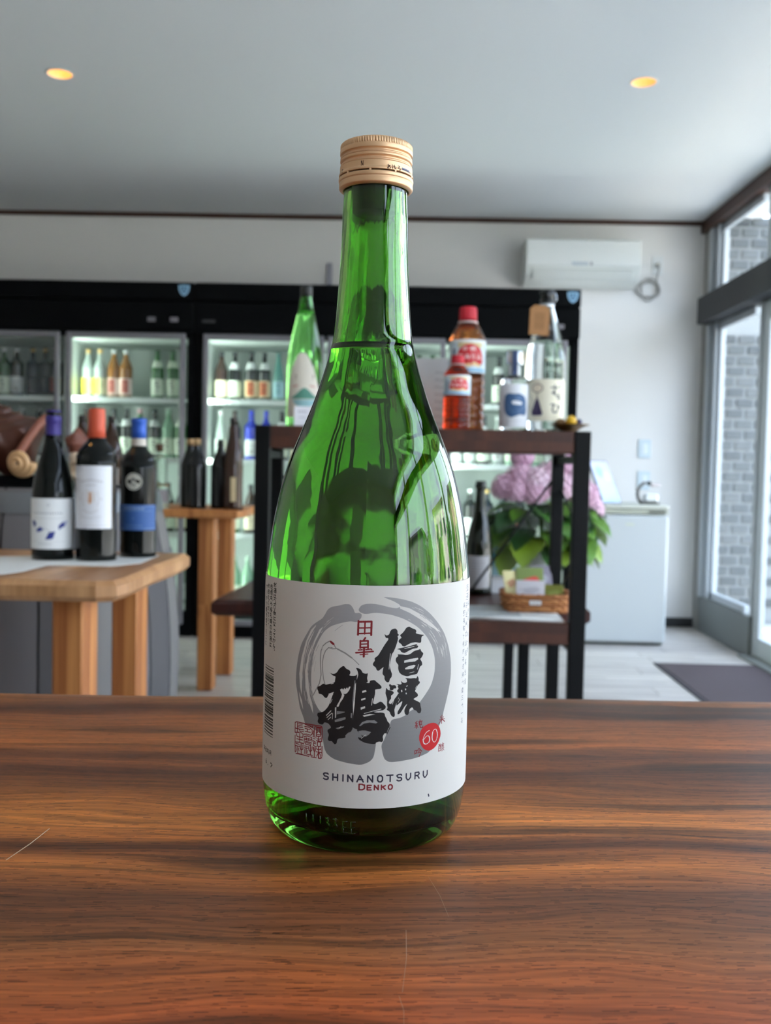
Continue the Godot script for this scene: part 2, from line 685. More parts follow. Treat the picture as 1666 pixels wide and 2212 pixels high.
func downlight(at: Vector3, label: String) -> void:
	var t := thing("ceiling_lamp", label, "lamp", at, 0.0, "recessed ceiling lamps")
	obj("trim_ring", lathe(mm([49, 2, 49, -1.5, 54, -2.5, 58, -1, 58, 0, 49, 2]), 40), mat(srgb(235, 230, 222), 0.5), t)
	obj("reflector", lathe(mm([49.5, 0, 49.5, 1, 46, 30, 36, 62, 22, 66, 22, 67.5, 37, 64, 47, 30, 49.8, 0]), 40), mat(srgb(250, 224, 176), 0.4), t)
	var glow := mat(srgb(255, 230, 170), 0.5)
	glow.emission_enabled = true
	glow.emission = srgb(255, 196, 110)
	glow.emission_energy_multiplier = 5.0
	obj("bulb", lathe(smooth(mm([0, 34, 14, 36, 22, 42, 24, 50, 20, 60, 12, 66, 0, 67]), 3), 24), glow, t)
	var l := SpotLight3D.new()
	l.name = "lamp_light"
	l.position = Vector3(0, 0.028, 0)
	l.rotation.x = -PI / 2
	l.spot_angle = 52
	l.spot_range = 8
	l.spot_attenuation = 2
	l.light_color = srgb(255, 190, 105)
	l.light_energy = 0.22
	l.light_size = 0.02
	l.shadow_enabled = true
	t.add_child(l)
	var o := OmniLight3D.new()
	o.name = "bulb_light"
	o.position = Vector3(0, 0.05, 0)
	o.omni_range = 6
	o.omni_attenuation = 2
	o.light_color = srgb(255, 190, 105)
	o.light_energy = 0.004
	o.light_size = 0.02
	o.shadow_enabled = true
	t.add_child(o)


# One glazed field in the window wall: frame strips and a pane, between z0 (far) and z1 (near).
func glazed(called: String, label: String, z0: float, z1: float, y0: float, y1: float, far_w := 0.05, near_w := 0.05, rail := 0.045, cat := "window", x := 1.94) -> void:
	var st := begin()
	var d := 0.032
	box_in(st, Vector3(x, (y0 + y1) / 2, z0 + far_w / 2), Vector3(d, y1 - y0, far_w), 0.003)
	box_in(st, Vector3(x, (y0 + y1) / 2, z1 - near_w / 2), Vector3(d, y1 - y0, near_w), 0.003)
	box_in(st, Vector3(x, y0 + rail / 2, (z0 + z1) / 2), Vector3(d, rail, z1 - z0 - far_w - near_w), 0.003)
	box_in(st, Vector3(x, y1 - rail / 2, (z0 + z1) / 2), Vector3(d, rail, z1 - z0 - far_w - near_w), 0.003)
	if far_w > 0.15:
		box_in(st, Vector3(x - 0.02, (y0 + y1) / 2, z0 + 0.05), Vector3(0.06, y1 - y0, 0.06), 0.004)
		box_in(st, Vector3(x - 0.015, (y0 + y1) / 2, z0 + 0.16), Vector3(0.05, y1 - y0, 0.03), 0.004)
	var o := struct(called, done(st), M.alu, label, cat)
	obj("pane", box(Vector3(0.006, y1 - y0 - rail * 2 + 0.01, z1 - z0 - far_w - near_w + 0.01), 0.0005), M.pane, o, Vector3(x, (y0 + y1) / 2, (z0 + z1 + far_w - near_w) / 2))


func make_storefront() -> void:
	var header := wallbox("trim_3", Vector3(1.82, 1.93, -6.2), Vector3(1.97, 2.09, 2.65), M.header, "dark grey header beam jutting out along the window wall", "beam")
	header.set_meta("label", "dark grey header beam jutting out above the glass door")
	wallbox("wall_right", Vector3(1.9, -0.2, -6.36), Vector3(2.0, 2.53, -6.25), mat(srgb(150, 148, 142), 0.6), "narrow grey corner post where the window wall begins", "wall")
	wallbox("sill_panel", Vector3(1.91, -0.02, -6.25), Vector3(1.96, 0.22, -5.36), M.kick, "grey metal panel under the tall window by the back wall", "panel")
	wallbox("threshold", Vector3(1.86, -0.02, -5.36), Vector3(2.0, 0.015, -3.5), M.kick, "grey metal threshold under the glass door", "threshold")
	glazed("window_1", "tall white framed window showing grey brick, next to the back wall", -6.25, -5.36, 0.22, 1.93, 0.2, 0.03)
	glazed("window_2", "high transom window above the header beam near the back wall", -6.25, -5.29, 2.09, 2.53, 0.2, 0.03)
	glazed("door_1", "white framed sliding glass door at the picture's edge beside the doormat", -5.36, -4.42, 0.015, 1.93, 0.09, 0.07, 0.1, "door", 1.95)
	glazed("door_2", "second white framed sliding glass door nearer the counter", -4.42, -3.5, 0.015, 1.93, 0.07, 0.07, 0.1, "door", 1.93)
	var zs := [-3.5, -2.3, -1.1, 0.1, 1.3, 2.5]
	for i in 5:
		glazed("window_%d" % (3 + i), "tall white framed shop window nearer the counter", zs[i], zs[i + 1], 0.3, 1.93, 0.05, 0.05)
	var zt := [-5.29, -4.2, -3.1, -2.0, -0.9, 0.2, 1.3, 2.5]
	for i in 7:
		glazed("window_%d" % (8 + i), "high transom window over the glass front", zt[i], zt[i + 1], 2.09, 2.53, 0.035, 0.035)
	wallbox("wall_low", Vector3(1.9, -0.2, -3.5), Vector3(1.98, 0.3, 2.65), mat(srgb(170, 168, 164), 0.7), "low wall under the shop windows", "wall")
	wallbox("wall_end", Vector3(1.9, -0.2, 2.5), Vector3(2.0, 2.6, 2.8), M.wall, "end post of the window wall behind the camera", "wall")


func make_outside() -> void:
	# a wing wall clad in small grey bricks, seen through the tall window
	var pier := wallbox("brick_wall", Vector3(2.02, -0.2, -6.9), Vector3(3.2, 2.72, -6.715), mat(srgb(138, 142, 143), 0.85), "wing wall of small grey bricks with pale joints, outside the window", "wall")
	var tones := []
	for c in [[76, 81, 83], [84, 88, 90], [71, 76, 79], [67, 72, 75]]:
		tones.append(mat(srgb(c[0], c[1], c[2]), 0.7))
	rng.seed = 14
	for row in 38:
		for col in 4:
			var x := 2.045 + col * 0.132 + (0.066 if row % 2 else 0.0)
			var y := 0.02 + row * 0.0715 + 0.03
			if y > 2.7 or (y > 1.95 and y < 2.06):
				continue
			obj("brick", box(Vector3(0.108, 0.054, 0.022), 0.003), tones[rng.randi() % 4], pier, Vector3(x, y, -6.708) - pier.position)
	wallbox("pavement", Vector3(2.0, -0.4, -16), Vector3(16, -0.03, 8), mat(srgb(186, 186, 182), 0.85), "pale concrete pavement outside the shop", "pavement")
	wallbox("eaves", Vector3(2.0, 2.72, -9), Vector3(2.38, 2.85, 4), mat(srgb(226, 228, 230), 0.8), "white underside of the eaves outside the window", "eaves")
	# across the road
	var b := thing("apartment_building", "pale building across the road, seen only as a reflection in the glass", "building", Vector3(13.5, -0.05, -2.0))
	obj("wall", box(Vector3(3, 4.2, 5), 0.02), mat(srgb(226, 222, 212), 0.8), b, Vector3(1.5, 2.1, 0))
	obj("roof", box(Vector3(3.4, 0.25, 5.4), 0.04), mat(srgb(96, 82, 76), 0.7), b, Vector3(1.5, 4.3, 0))
	for i in 3:
		for j in 2:
			var wn := obj("window", box(Vector3(0.1, 1.0, 0.9), 0.01), M.alu, b, Vector3(-0.02, 1.1 + j * 1.9, -1.6 + i * 1.6))
			obj("glass", box(Vector3(0.04, 0.86, 0.76), 0.005), mat(srgb(50, 60, 70), 0.1), wn, Vector3(-0.05, 0, 0))
	for q in [[12.0, -10.5, 3.6, 4.5, "brownish house across the road farther along, seen only in reflections", [150, 132, 112]], [12.5, 7.5, 3.4, 5.0, "grey house across the road nearer the counter, seen only in reflections", [126, 128, 132]]]:
		var hb := thing("house", q[4], "building", Vector3(q[0], -0.05, q[1]))
		obj("wall", box(Vector3(3, q[2], q[3]), 0.02), mat(srgb(q[5][0], q[5][1], q[5][2]), 0.8), hb, Vector3(1.5, q[2] / 2, 0))
		obj("roof", slab(PackedVector2Array([Vector2(-0.3, -q[3] / 2 - 0.3), Vector2(3.3, -q[3] / 2 - 0.3), Vector2(3.3, q[3] / 2 + 0.3), Vector2(-0.3, q[3] / 2 + 0.3)]), q[2], q[2] + 0.5, 0.2), mat(srgb(60, 58, 60), 0.7), hb)
		for i in 2:
			obj("window", box(Vector3(0.08, 1.2, 1.0), 0.01), mat(srgb(44, 52, 60), 0.1), hb, Vector3(-0.02, 1.6, -0.9 + i * 1.8))
	tree(Vector3(10.2, -0.05, -1.0), 2.4, "dark green tree in front of the pale building across the road", 15)
	tree(Vector3(10.6, -0.05, -4.4), 3.0, "tall dark green tree at the corner of the pale building across the road", 17)
	tree(Vector3(11.5, -0.05, 2.6), 3.2, "leafy green tree across the road, reflected in the bottle", 5)
	tree(Vector3(11.0, -0.05, -6.8), 2.6, "lower green tree across the road beyond the pale building", 8)
	tree(Vector3(9.5, -0.05, 5.2), 2.2, "rounded green shrub across the road nearest the camera", 11)


func tree(at: Vector3, h: float, label: String, s: int) -> void:
	var t := thing("tree", label, "tree", at)
	obj("trunk", tube([Vector3.ZERO, Vector3(0.05, h * 0.3, 0), Vector3(0, h * 0.6, 0.05)], [0.11, 0.09, 0.05], 10), mat(srgb(84, 66, 50), 0.9), t)
	var st := begin()
	flat(st)
	rng.seed = s
	for i in 900:
		var d := Vector3(rng.randfn(), rng.randfn() * 0.8, rng.randfn()).normalized() * pow(rng.randf(), 0.4)
		var c := Vector3(d.x * h * 0.34, h * 0.62 + d.y * h * 0.36, d.z * h * 0.34)
		var a := Vector3(rng.randfn(), rng.randfn(), rng.randfn()).normalized() * 0.12
		var bb := a.cross(Vector3(rng.randfn(), rng.randfn(), rng.randfn())).normalized() * 0.06
		quad(st, c - a, c - bb, c + a, c + bb)
	var m := mat(srgb(70, 118, 44), 0.6)
	m.cull_mode = BaseMaterial3D.CULL_DISABLED
	var f := obj("foliage", done(st), m, t)
	f.set_meta("kind", "stuff")


# ---------------------------------------------------------------- the counter
func make_counter() -> void:
	var w := 2048
	var h := 1280
	var im := Image.create_empty(w, h, false, Image.FORMAT_RGB8)
	# colours by depth in metres from the near end of the picture (measured across the grain)
	var zs := [0.0, 0.20, 0.245, 0.262, 0.282, 0.297, 0.312, 0.322, 0.334, 0.347, 0.356, 0.368, 0.382, 0.398, 0.412, 0.427, 0.445, 0.458, 0.47, 0.486, 0.505, 0.53, 0.556, 0.575, 0.60, 0.66]
	var cs := [srgb(150, 82, 50), srgb(138, 76, 50), srgb(152, 80, 52), srgb(150, 84, 54), srgb(138, 86, 60), srgb(108, 66, 48), srgb(104, 64, 48), srgb(146, 88, 56), srgb(174, 108, 66), srgb(140, 84, 54), srgb(90, 52, 36), srgb(170, 104, 62), srgb(184, 116, 70), srgb(168, 104, 62), srgb(138, 84, 52), srgb(112, 66, 42), srgb(88, 50, 36), srgb(124, 72, 48), srgb(94, 54, 38), srgb(156, 92, 56), srgb(142, 84, 52), srgb(132, 78, 50), srgb(84, 48, 34), srgb(120, 74, 50), srgb(150, 98, 64), srgb(150, 98, 64)]
	var n1 := noise(71, 1.0, 3)
	var n2 := noise(72, 1.0, 2)
	var n3 := noise(73, 1.0, 2)
	var n4 := noise(74, 1.0, 1)
	var n5 := noise(75, 1.0, 2)
	var bytes := PackedByteArray()
	bytes.resize(w * h * 3)
	var i := 0
	for y in h:
		var v := float(y) / h * 0.66
		for x in w:
			var u := float(x) / w * 0.64
			var q := v + n1.get_noise_2d(u * 3.2, v * 7.0) * 0.012 + n2.get_noise_2d(u * 9.0, v * 40.0) * 0.0035
			var k := 0
			while k < 24 and zs[k + 1] < q:
				k += 1
			var c: Color = cs[k].lerp(cs[k + 1], smoothstep(0.0, 1.0, clampf((q - zs[k]) / (zs[k + 1] - zs[k]), 0.0, 1.0)))
			var dk := smoothstep(0.18, 0.62, n5.get_noise_2d(u * 1.5, q * 26.0)) * 0.42
			var f := 1.07 - dk + n3.get_noise_2d(u * 6.0, q * 320.0) * 0.22 + n4.get_noise_2d(u * 26.0, q * 900.0) * 0.13
			bytes[i] = clampi(int(c.r * 255 * f * 1.03), 0, 255)
			bytes[i + 1] = clampi(int(c.g * 255 * f), 0, 255)
			bytes[i + 2] = clampi(int(c.b * 255 * f * 0.80), 0, 255)
			i += 3
	im = Image.create_from_data(w, h, false, Image.FORMAT_RGB8, bytes)
	# pores: short dark dashes along the grain; and a few pale scratches
	var d := Image.create_empty(1024, 1024, false, Image.FORMAT_RGB8)
	d.fill(Color.WHITE)
	rng.seed = 77
	for p in 2600:
		var k := rng.randf_range(0.62, 0.9)
		d.fill_rect(Rect2i(rng.randi() % 1024, rng.randi() % 1024, rng.randi_range(8, 34), rng.randi_range(1, 3)), Color(k, k * 0.97, k * 0.95))
	var m := printed(ImageTexture.create_from_image(im), 0.4)
	m.metallic_specular = 0.33
	m.detail_enabled = true
	m.detail_albedo = ImageTexture.create_from_image(d)
	m.detail_blend_mode = BaseMaterial3D.BLEND_MODE_MUL
	m.detail_uv_layer = BaseMaterial3D.DETAIL_UV_2
	var t := thing("counter", "polished reddish brown live-edge wooden counter with dark grain, in the foreground", "counter", Vector3(0, 0.859, 0), 0.055)
	var st := begin()
	st.set_smooth_group(0)
	# cross-section from the far underside, over the top, to the near underside
	var prof := [Vector2(-0.585, -0.045), Vector2(-0.597, -0.03), Vector2(-0.602, -0.015), Vector2(-0.600, -0.005), Vector2(-0.594, -0.0008), Vector2(-0.585, 0.0)]
	for k in 12:
		prof.append(Vector2(lerpf(-0.585, 0.14, (k + 1) / 12.0), 0.0))
	prof.append_array([Vector2(0.15, -0.003), Vector2(0.154, -0.012), Vector2(0.15, -0.045)])
	var nx := 24
	var edge := noise(79, 1.0, 2)
	var at := func(ix: int, k: int) -> Vector3:
		var x := lerpf(-1.3, 1.3, float(ix) / nx)
		var z: float = prof[k].x
		if z < -0.58:
			z += edge.get_noise_1d(x * 4.0) * 0.006
		return Vector3(x, prof[k].y, z)
	for ix in nx:
		for k in prof.size() - 1:
			for q in [[0, 0], [1, 0], [0, 1], [1, 0], [1, 1], [0, 1]]:
				var p: Vector3 = at.call(ix + q[0], k + q[1])
				st.set_uv(Vector2((p.x + 0.32) / 0.64, (-p.z + p.y * 0.5) / 0.66))
				st.set_uv2(Vector2(p.x / 0.16, p.z / 0.16))
				st.add_vertex(p)
	flat(st)
	quad(st, Vector3(-1.3, -0.045, -0.585), Vector3(-1.3, -0.045, 0.15), Vector3(1.3, -0.045, 0.15), Vector3(1.3, -0.045, -0.585))
	obj("worktop", done(st), m, t)
	var scr := mat(srgb(196, 168, 140), 0.7)
	for q in [[-0.118, -0.342, -0.112, -0.372, 0.0003], [0.02, -0.291, 0.017, -0.256, 0.00008], [0.016, -0.254, 0.0165, -0.24, 0.00006], [0.03, -0.33, 0.034, -0.3, 0.00005]]:
		obj("scratch", tube([Vector3(q[0], -0.00002, q[1]), Vector3((q[0] + q[2]) / 2 + 0.0006, 0.00003, (q[1] + q[3]) / 2), Vector3(q[2], -0.00002, q[3])], q[4] * 0.6, 5), scr, t)
	obj("cabinet", box(Vector3(2.4, 0.813, 0.5), 0.004), M.dark_slab, t, Vector3(0, -0.4525, -0.2))


# ---------------------------------------------------------------- the drink coolers
func cooler(label: String, x0: float, x1: float, doors: Array, marks: Array) -> void:
	var t := thing("drink_cooler", label, "cooler", Vector3((x0 + x1) / 2, 0, -5.55), 0.0, "tall black glass-door drink coolers")
	var ox := -(x0 + x1) / 2
	var st := begin()
	var w := x1 - x0
	box_in(st, Vector3(0, 0.04, -0.32), Vector3(w, 0.08, 0.62), 0.004)
	box_in(st, Vector3(0, 1.86, -0.32), Vector3(w, 0.29, 0.62), 0.004)
	box_in(st, Vector3(-w / 2 + 0.02, 0.9, -0.32), Vector3(0.04, 1.66, 0.62), 0.004)
	box_in(st, Vector3(w / 2 - 0.02, 0.9, -0.32), Vector3(0.04, 1.66, 0.62), 0.004)
	box_in(st, Vector3(0, 0.9, -0.61), Vector3(w, 1.66, 0.03), 0.004)
	obj("body", done(st), M.black, t)
	obj("header_panel", box(Vector3(w, 0.1, 0.03), 0.006), M.black, t, Vector3(0, 1.962, 0.012))
	obj("fascia", box(Vector3(w, 0.172, 0.03), 0.006), M.black, t, Vector3(0, 1.822, 0.006))
	var liner := mat(srgb(206, 216, 211), 0.6)
	obj("liner", box(Vector3(w - 0.09, 1.6, 0.01), 0.002), liner, t, Vector3(0, 0.9, -0.585))
	for s in [-1, 1]:
		obj("side_liner", box(Vector3(0.008, 1.6, 0.52), 0.002), liner, t, Vector3(s * (w / 2 - 0.046), 0.9, -0.32))
	obj("roof_liner", box(Vector3(w - 0.09, 0.01, 0.52), 0.002), liner, t, Vector3(0, 1.705, -0.32))
	for y in [1.37, 1.025, 0.592, 0.165]:
		var sh := obj("shelf", box(Vector3(w - 0.1, 0.018, 0.46), 0.002), M.shelf_wire, t, Vector3(0, y - 0.011, -0.34))
		obj("shelf_edge", box(Vector3(w - 0.1, 0.03, 0.006), 0.002), M.shelf_edge, sh, Vector3(0, -0.004, 0.233))
	for d in doors:
		var a: float = d[0] + ox
		var b: float = d[1] + ox
		var dr := obj("door", door_frame(b - a, 1.655), M.grey_frame, t, Vector3((a + b) / 2, 0.9, 0.005))
		obj("pane", box(Vector3(b - a - 0.05, 1.6, 0.006), 0.0005), M.cooler_pane, dr)
		obj("handle", box(Vector3(0.012, 0.5, 0.012), 0.003), M.grey_frame, dr, Vector3((b - a) / 2 - 0.012, 0.1, 0.016))
		if d[2]:
			var x := a + 0.006 + minf(a - ox, 0.0) * 0.008
			var glow := mat(srgb(240, 255, 248), 0.4)
			glow.emission_enabled = true
			glow.emission = srgb(220, 255, 238)
			glow.emission_energy_multiplier = 2.2
			obj("lamp_tube", tube([Vector3(x, 0.14, -0.045), Vector3(x, 1.66, -0.045)], 0.007, 10), glow, t)
			var l := AreaLight3D.new()
			l.name = "tube_light"
			l.area_size = Vector2(0.02, 1.5)
			l.position = Vector3(x + 0.008, 0.9, -0.058)
			l.rotation.y = -0.95
			l.light_color = srgb(232, 254, 242)
			l.light_energy = LED
			l.area_range = 6.0
			l.area_attenuation = 2.0
			l.shadow_enabled = true
			t.add_child(l, true)
	if x0 < -2:
		obj("divider", box(Vector3(0.02, 1.62, 0.54), 0.002), liner, t, Vector3(-1.945 + ox, 0.9, -0.31))
	for m in marks:
		var c: Node3D = obj("shield_emblem", shield(0.062), mat(srgb(150, 196, 226), 0.4), t, Vector3(m + ox, 1.968, 0.027))
		obj("shield_field", shield(0.04), mat(srgb(62, 100, 132), 0.4), c, Vector3(0, 0.001, 0.0015))
		obj("shield_heart", shield(0.02), mat(srgb(130, 176, 206), 0.4), c, Vector3(0, 0.002, 0.003))
	for q in [[0.93, 0.0], [0.85, 0.0]]:
		var x: float = x1 + ox - (1.0 - q[0]) * 1.6
		obj("readout", box(Vector3(0.045, 0.026, 0.006), 0.002), mat(srgb(120, 116, 122), 0.4), t, Vector3(x, 1.803, 0.022))
	if x0 > -2:
		obj("nameplate", box(Vector3(0.075, 0.016, 0.004), 0.001), mat(srgb(58, 58, 60), 0.4), t, Vector3(-w / 2 + 0.08, 1.797, 0.022))


const LED := 0.9


func door_frame(w: float, h: float) -> ArrayMesh:
	var st := begin()
	for s in [-1, 1]:
		box_in(st, Vector3(s * (w / 2 - 0.014), 0, 0), Vector3(0.028, h, 0.04), 0.004)
		box_in(st, Vector3(0, s * (h / 2 - 0.016), 0), Vector3(w - 0.056, 0.032, 0.04), 0.004)
	return done(st)


func shield(s: float) -> ArrayMesh:
	var o := PackedVector2Array()
	for q in [[-0.5, -0.45], [-0.25, -0.42], [0, -0.5], [0.25, -0.42], [0.5, -0.45], [0.47, 0.0], [0.3, 0.35], [0, 0.55], [-0.3, 0.35], [-0.47, 0.0]]:
		o.append(Vector2(q[0], q[1]) * s)
	var flat_ := slab(o, 0.0, 0.003, 0.0008)
	var st := begin()
	st.append_from(flat_, 0, Transform3D(Basis(Vector3(1, 0, 0), PI / 2), Vector3.ZERO))
	return st.commit()


func make_coolers() -> void:
	M.shelf_wire = mat(srgb(186, 196, 192), 0.45, 0.2)
	M.shelf_edge = mat(srgb(204, 214, 210), 0.35, 0.1)
	M.cooler_pane = pane(0.02, Color(0.75, 0.9, 0.85))
	cooler("tall black drink cooler on the left, one of its glass doors dark and one lit", -3.34, -1.197, [[-3.30, -2.635, false], [-2.622, -1.962, false], [-1.922, -1.247, true]], [-1.253])
	cooler("tall black drink cooler running behind the green bottle to the right", -1.193, 0.975, [[-1.143, -0.46, true], [-0.441, 0.224, true], [0.243, 0.908, true]], [0.928])


# A simple bottle for the cooler shelves: body, cap and a paper label.
func stock_bottle(kind: String, look: Array) -> Node3D:
	var n := Node3D.new()
	var p: Array
	match kind:
		"tall": p = mm([0, 1, 34, 1, 37, 4, 37, 165, 35, 185, 26, 210, 17, 232, 14, 250, 13, 276, 13, 280, 0, 280])
		"slim": p = mm([0, 1, 30, 1, 33, 4, 33, 120, 31, 150, 22, 200, 15, 240, 13, 268, 13, 274, 0, 274])
		_: p = mm([0, 1, 35, 1, 38, 4, 38, 185, 36, 200, 20, 222, 15, 236, 14, 290, 0, 292])
	var key := "stock" + kind
	if not meshes.has(key):
		meshes[key] = lathe(smooth(p, 2), 20)
		meshes[key + "cap"] = lathe(mm([0, 262, 14.6, 262, 15, 263, 15, 286, 14, 288, 0, 288.5]), 18)
		meshes[key + "label"] = paper_round(smooth(p, 2), -1.9, 1.9, 0.022, 0.118, 0.0004, 0.0003, 18, 1)
		meshes[key + "neck_label"] = paper_round(smooth(p, 2), -1.2, 1.2, 0.185, 0.225, 0.0006, 0.0003, 12, 2)
	part(n, "glass", meshes[key], look[0])
	part(n, "cap", meshes[key + "cap"], look[1])
	part(n, "label", meshes[key + "label"], look[2])
	if look.size() > 3:
		part(n, "neck_label", meshes[key + "neck_label"], look[3])
	return n


func part(n: Node3D, called: String, m: Mesh, material: Material) -> MeshInstance3D:
	var o := MeshInstance3D.new()
	o.name = called
	o.mesh = m
	o.material_override = material
	n.add_child(o, true)
	return o


func mark_print(ground: Color, inkc: Color, kind: int, second := Color.WHITE) -> StandardMaterial3D:
	var p := Print.new(96, 64, ground)
	match kind:
		0:   # brush signs down the middle
			p.line(inkc, 3, [40, 12, 56, 11])
			p.line(inkc, 3, [48, 8, 47, 24])
			p.line(inkc, 3, [40, 22, 56, 26])
			p.line(inkc, 3, [42, 34, 54, 32, 50, 44])
			p.line(inkc, 3, [41, 50, 56, 54])
		1:   # a coloured block with signs
			p.rect(second, 34, 4, 30, 54)
			p.line(inkc, 3, [42, 14, 56, 13])
			p.line(inkc, 3, [49, 10, 48, 28])
			p.line(inkc, 3, [42, 38, 55, 36, 48, 50])
		2:   # half and half
			p.rect(second, 48, 0, 48, 64)
			p.line(inkc, 2, [54, 20, 70, 20])
			p.line(inkc, 2, [54, 30, 70, 32])
			p.line(inkc, 2, [60, 14, 60, 44])
		3:
			p.line(inkc, 2, [34, 20, 62, 20])
			p.line(inkc, 2, [38, 30, 58, 30])
			p.oval(second, 48, 46, 8, 8)
	return printed(p.texture(), 0.6)


func make_cooler_goods() -> void:
	var g := {}
	for q in [["green", 30, 92, 34], ["pale", 124, 164, 136], ["dark", 14, 16, 16], ["brown", 44, 26, 18], ["clear", 140, 152, 146], ["amber", 132, 84, 22], ["navy", 20, 24, 42], ["teal", 84, 140, 130], ["blue", 24, 44, 168]]:
		var m := mat(srgb(q[1], q[2], q[3]), 0.12)
		if q[0] in ["green", "pale", "clear", "teal", "amber"]:
			m.backlight_enabled = true
			m.backlight = Color(0.3, 0.3, 0.3)
		g[q[0]] = m
	var white := mark_print(srgb(214, 226, 206), srgb(60, 60, 56), 0)
	var cream := mark_print(srgb(226, 218, 186), srgb(70, 50, 40), 0)
	var yellow := mark_print(srgb(236, 226, 60), srgb(90, 90, 40), 2, srgb(196, 200, 160))
	var pink := mark_print(srgb(226, 206, 196), srgb(90, 40, 36), 1, srgb(170, 90, 76))
	var orange := mark_print(srgb(224, 204, 160), srgb(70, 30, 20), 1, srgb(184, 92, 46))
	var aqua := mark_print(srgb(170, 208, 216), srgb(40, 90, 100), 1, srgb(140, 186, 196))
	var plain := mark_print(srgb(200, 206, 204), srgb(90, 96, 96), 3, srgb(150, 150, 146))
	var red := mark_print(srgb(60, 54, 56), srgb(30, 26, 26), 1, srgb(150, 70, 60))
	var navy := mark_print(srgb(34, 38, 56), srgb(120, 120, 130), 0)
	var gold := mat(srgb(196, 168, 110), 0.4, 0.5)
	var silver := mat(srgb(206, 212, 210), 0.35, 0.4)
	var blackc := mat(srgb(34, 40, 44), 0.4)
	var pinkc := mat(srgb(222, 180, 186), 0.5)
	var bluec := mat(srgb(28, 50, 190), 0.4)
	var looks := {
		"clear bottle with bright yellow label": ["tall", [g.clear, gold, yellow]],
		"amber plum liqueur bottle with pink label": ["tall", [g.amber, silver, pink]],
		"green sake bottle with white label": ["tall", [g.green, mat(srgb(40, 84, 50), 0.4), white, white]],
		"dark bottle with pale orange label": ["tall", [g.dark, blackc, orange, plain]],
		"dark bottle with cream label": ["tall", [g.brown, blackc, cream]],
		"pale teal bottle with light blue label": ["slim", [g.teal, mat(srgb(90, 130, 126), 0.4), aqua]],
		"dark wine bottle with gold cap": ["wine", [g.navy, gold, navy]],
		"dark bottle with red label": ["wine", [g.dark, gold, red]],
		"dark bottle with silver cap": ["wine", [g.dark, silver, plain]],
		"dark bottle with white label": ["tall", [g.dark, blackc, white, plain]],
		"brown bottle with cream label": ["tall", [g.brown, mat(srgb(40, 30, 26), 0.5), cream]],
		"pale green frosted bottle with white label": ["tall", [g.pale, mat(srgb(170, 200, 180), 0.4), white]],
		"green bottle with pink cap": ["tall", [g.green, pinkc, white]],
		"clear bottle with white cap": ["slim", [g.clear, silver, plain]],
		"bottle wrapped in bright blue": ["wine", [g.blue, bluec, plain]],
		"deep green bottle with pale label": ["wine", [mat(srgb(26, 74, 34), 0.15), silver, white]],
	}
	var short := looks.keys()
	var protos := {}
	for k in short:
		protos[k] = stock_bottle(looks[k][0], looks[k][1])
	# rows: [door name, shelf height, [x, look, x, look ...]]
	var a: String = short[0]
	var rows := [
		["left cooler's dark door", "top", 1.37, [-2.56, short[9], -2.47, short[8], -2.38, short[15], -2.3, short[8], -2.21, short[6], -2.13, short[6], -2.06, short[7]]],
		["left cooler's lit door", "top", 1.37, [-1.875, a, -1.8, a, -1.722, short[1], -1.648, short[1], -1.46, short[2], -1.372, short[2]]],
		["right cooler's first door", "top", 1.37, [-1.085, short[4], -1.005, short[9], -0.905, short[3], -0.83, short[3], -0.745, short[5], -0.665, short[9], -0.585, short[2]]],
		["right cooler's middle door", "top", 1.37, [-0.37, short[9], -0.28, short[9], -0.19, short[4], -0.1, short[4], -0.01, short[10], 0.08, short[2], 0.16, short[2]]],
		["right cooler's last door", "top", 1.37, [0.33, short[8], 0.42, short[15], 0.55, short[9], 0.64, short[8], 0.76, short[3]]],
		["left cooler's dark door", "second", 1.025, [-2.55, short[8], -2.46, short[8], -2.37, short[8], -2.27, short[8], -2.17, short[8], -2.07, short[8]]],
		["left cooler's lit door", "second", 1.025, [-1.885, short[10], -1.805, short[13], -1.72, short[9], -1.645, short[9], -1.565, short[12], -1.48, short[9], -1.395, short[11], -1.315, short[2]]],
		["right cooler's first door", "second", 1.025, [-1.085, short[13], -1.0, short[10], -0.9, short[14], -0.815, short[14], -0.72, short[9], -0.63, short[4]]],
		["right cooler's middle door", "second", 1.025, [-0.37, short[2], -0.28, short[2], -0.19, short[11], -0.1, short[9], -0.01, short[9], 0.08, short[9], 0.16, short[15]]],
		["right cooler's middle door", "third", 0.592, [-0.37, short[6], -0.28, short[8], -0.19, short[8], -0.1, short[4], -0.01, short[9], 0.08, short[9], 0.16, short[10]]],
		["right cooler's middle door", "bottom", 0.165, [-0.36, short[4], -0.26, short[2], -0.16, short[2], -0.06, short[9], 0.05, short[4], 0.15, short[10]]],
		["right cooler's last door", "second", 1.025, [0.31, short[13], 0.39, short[13], 0.47, short[9], 0.55, short[13], 0.63, short[11], 0.71, short[5], 0.79, short[11], 0.86, short[13]]],
		["left cooler's lit door", "third", 0.592, [-1.48, short[4], -1.39, short[9], -1.31, short[4]]],
		["right cooler's first door", "third", 0.592, [-1.0, short[2], -0.9, short[4], -0.81, short[4], -0.72, short[9]]],
		["right cooler's last door", "third", 0.592, [0.31, short[6], 0.4, short[8], 0.5, short[6], 0.6, short[6], 0.69, short[7], 0.79, short[9]]],
		["left cooler's lit door", "bottom", 0.165, [-1.47, short[4], -1.38, short[4], -1.3, short[13]]],
		["right cooler's first door", "bottom", 0.165, [-0.99, short[11], -0.91, short[11], -0.83, short[2], -0.75, short[2], -0.67, short[13]]],
		["right cooler's last door", "bottom", 0.165, [0.33, short[4], 0.45, short[2], 0.57, short[4]]],
	]
	var ord := ["first", "second", "third", "fourth", "fifth", "sixth", "seventh", "eighth"]
	rng.seed = 50
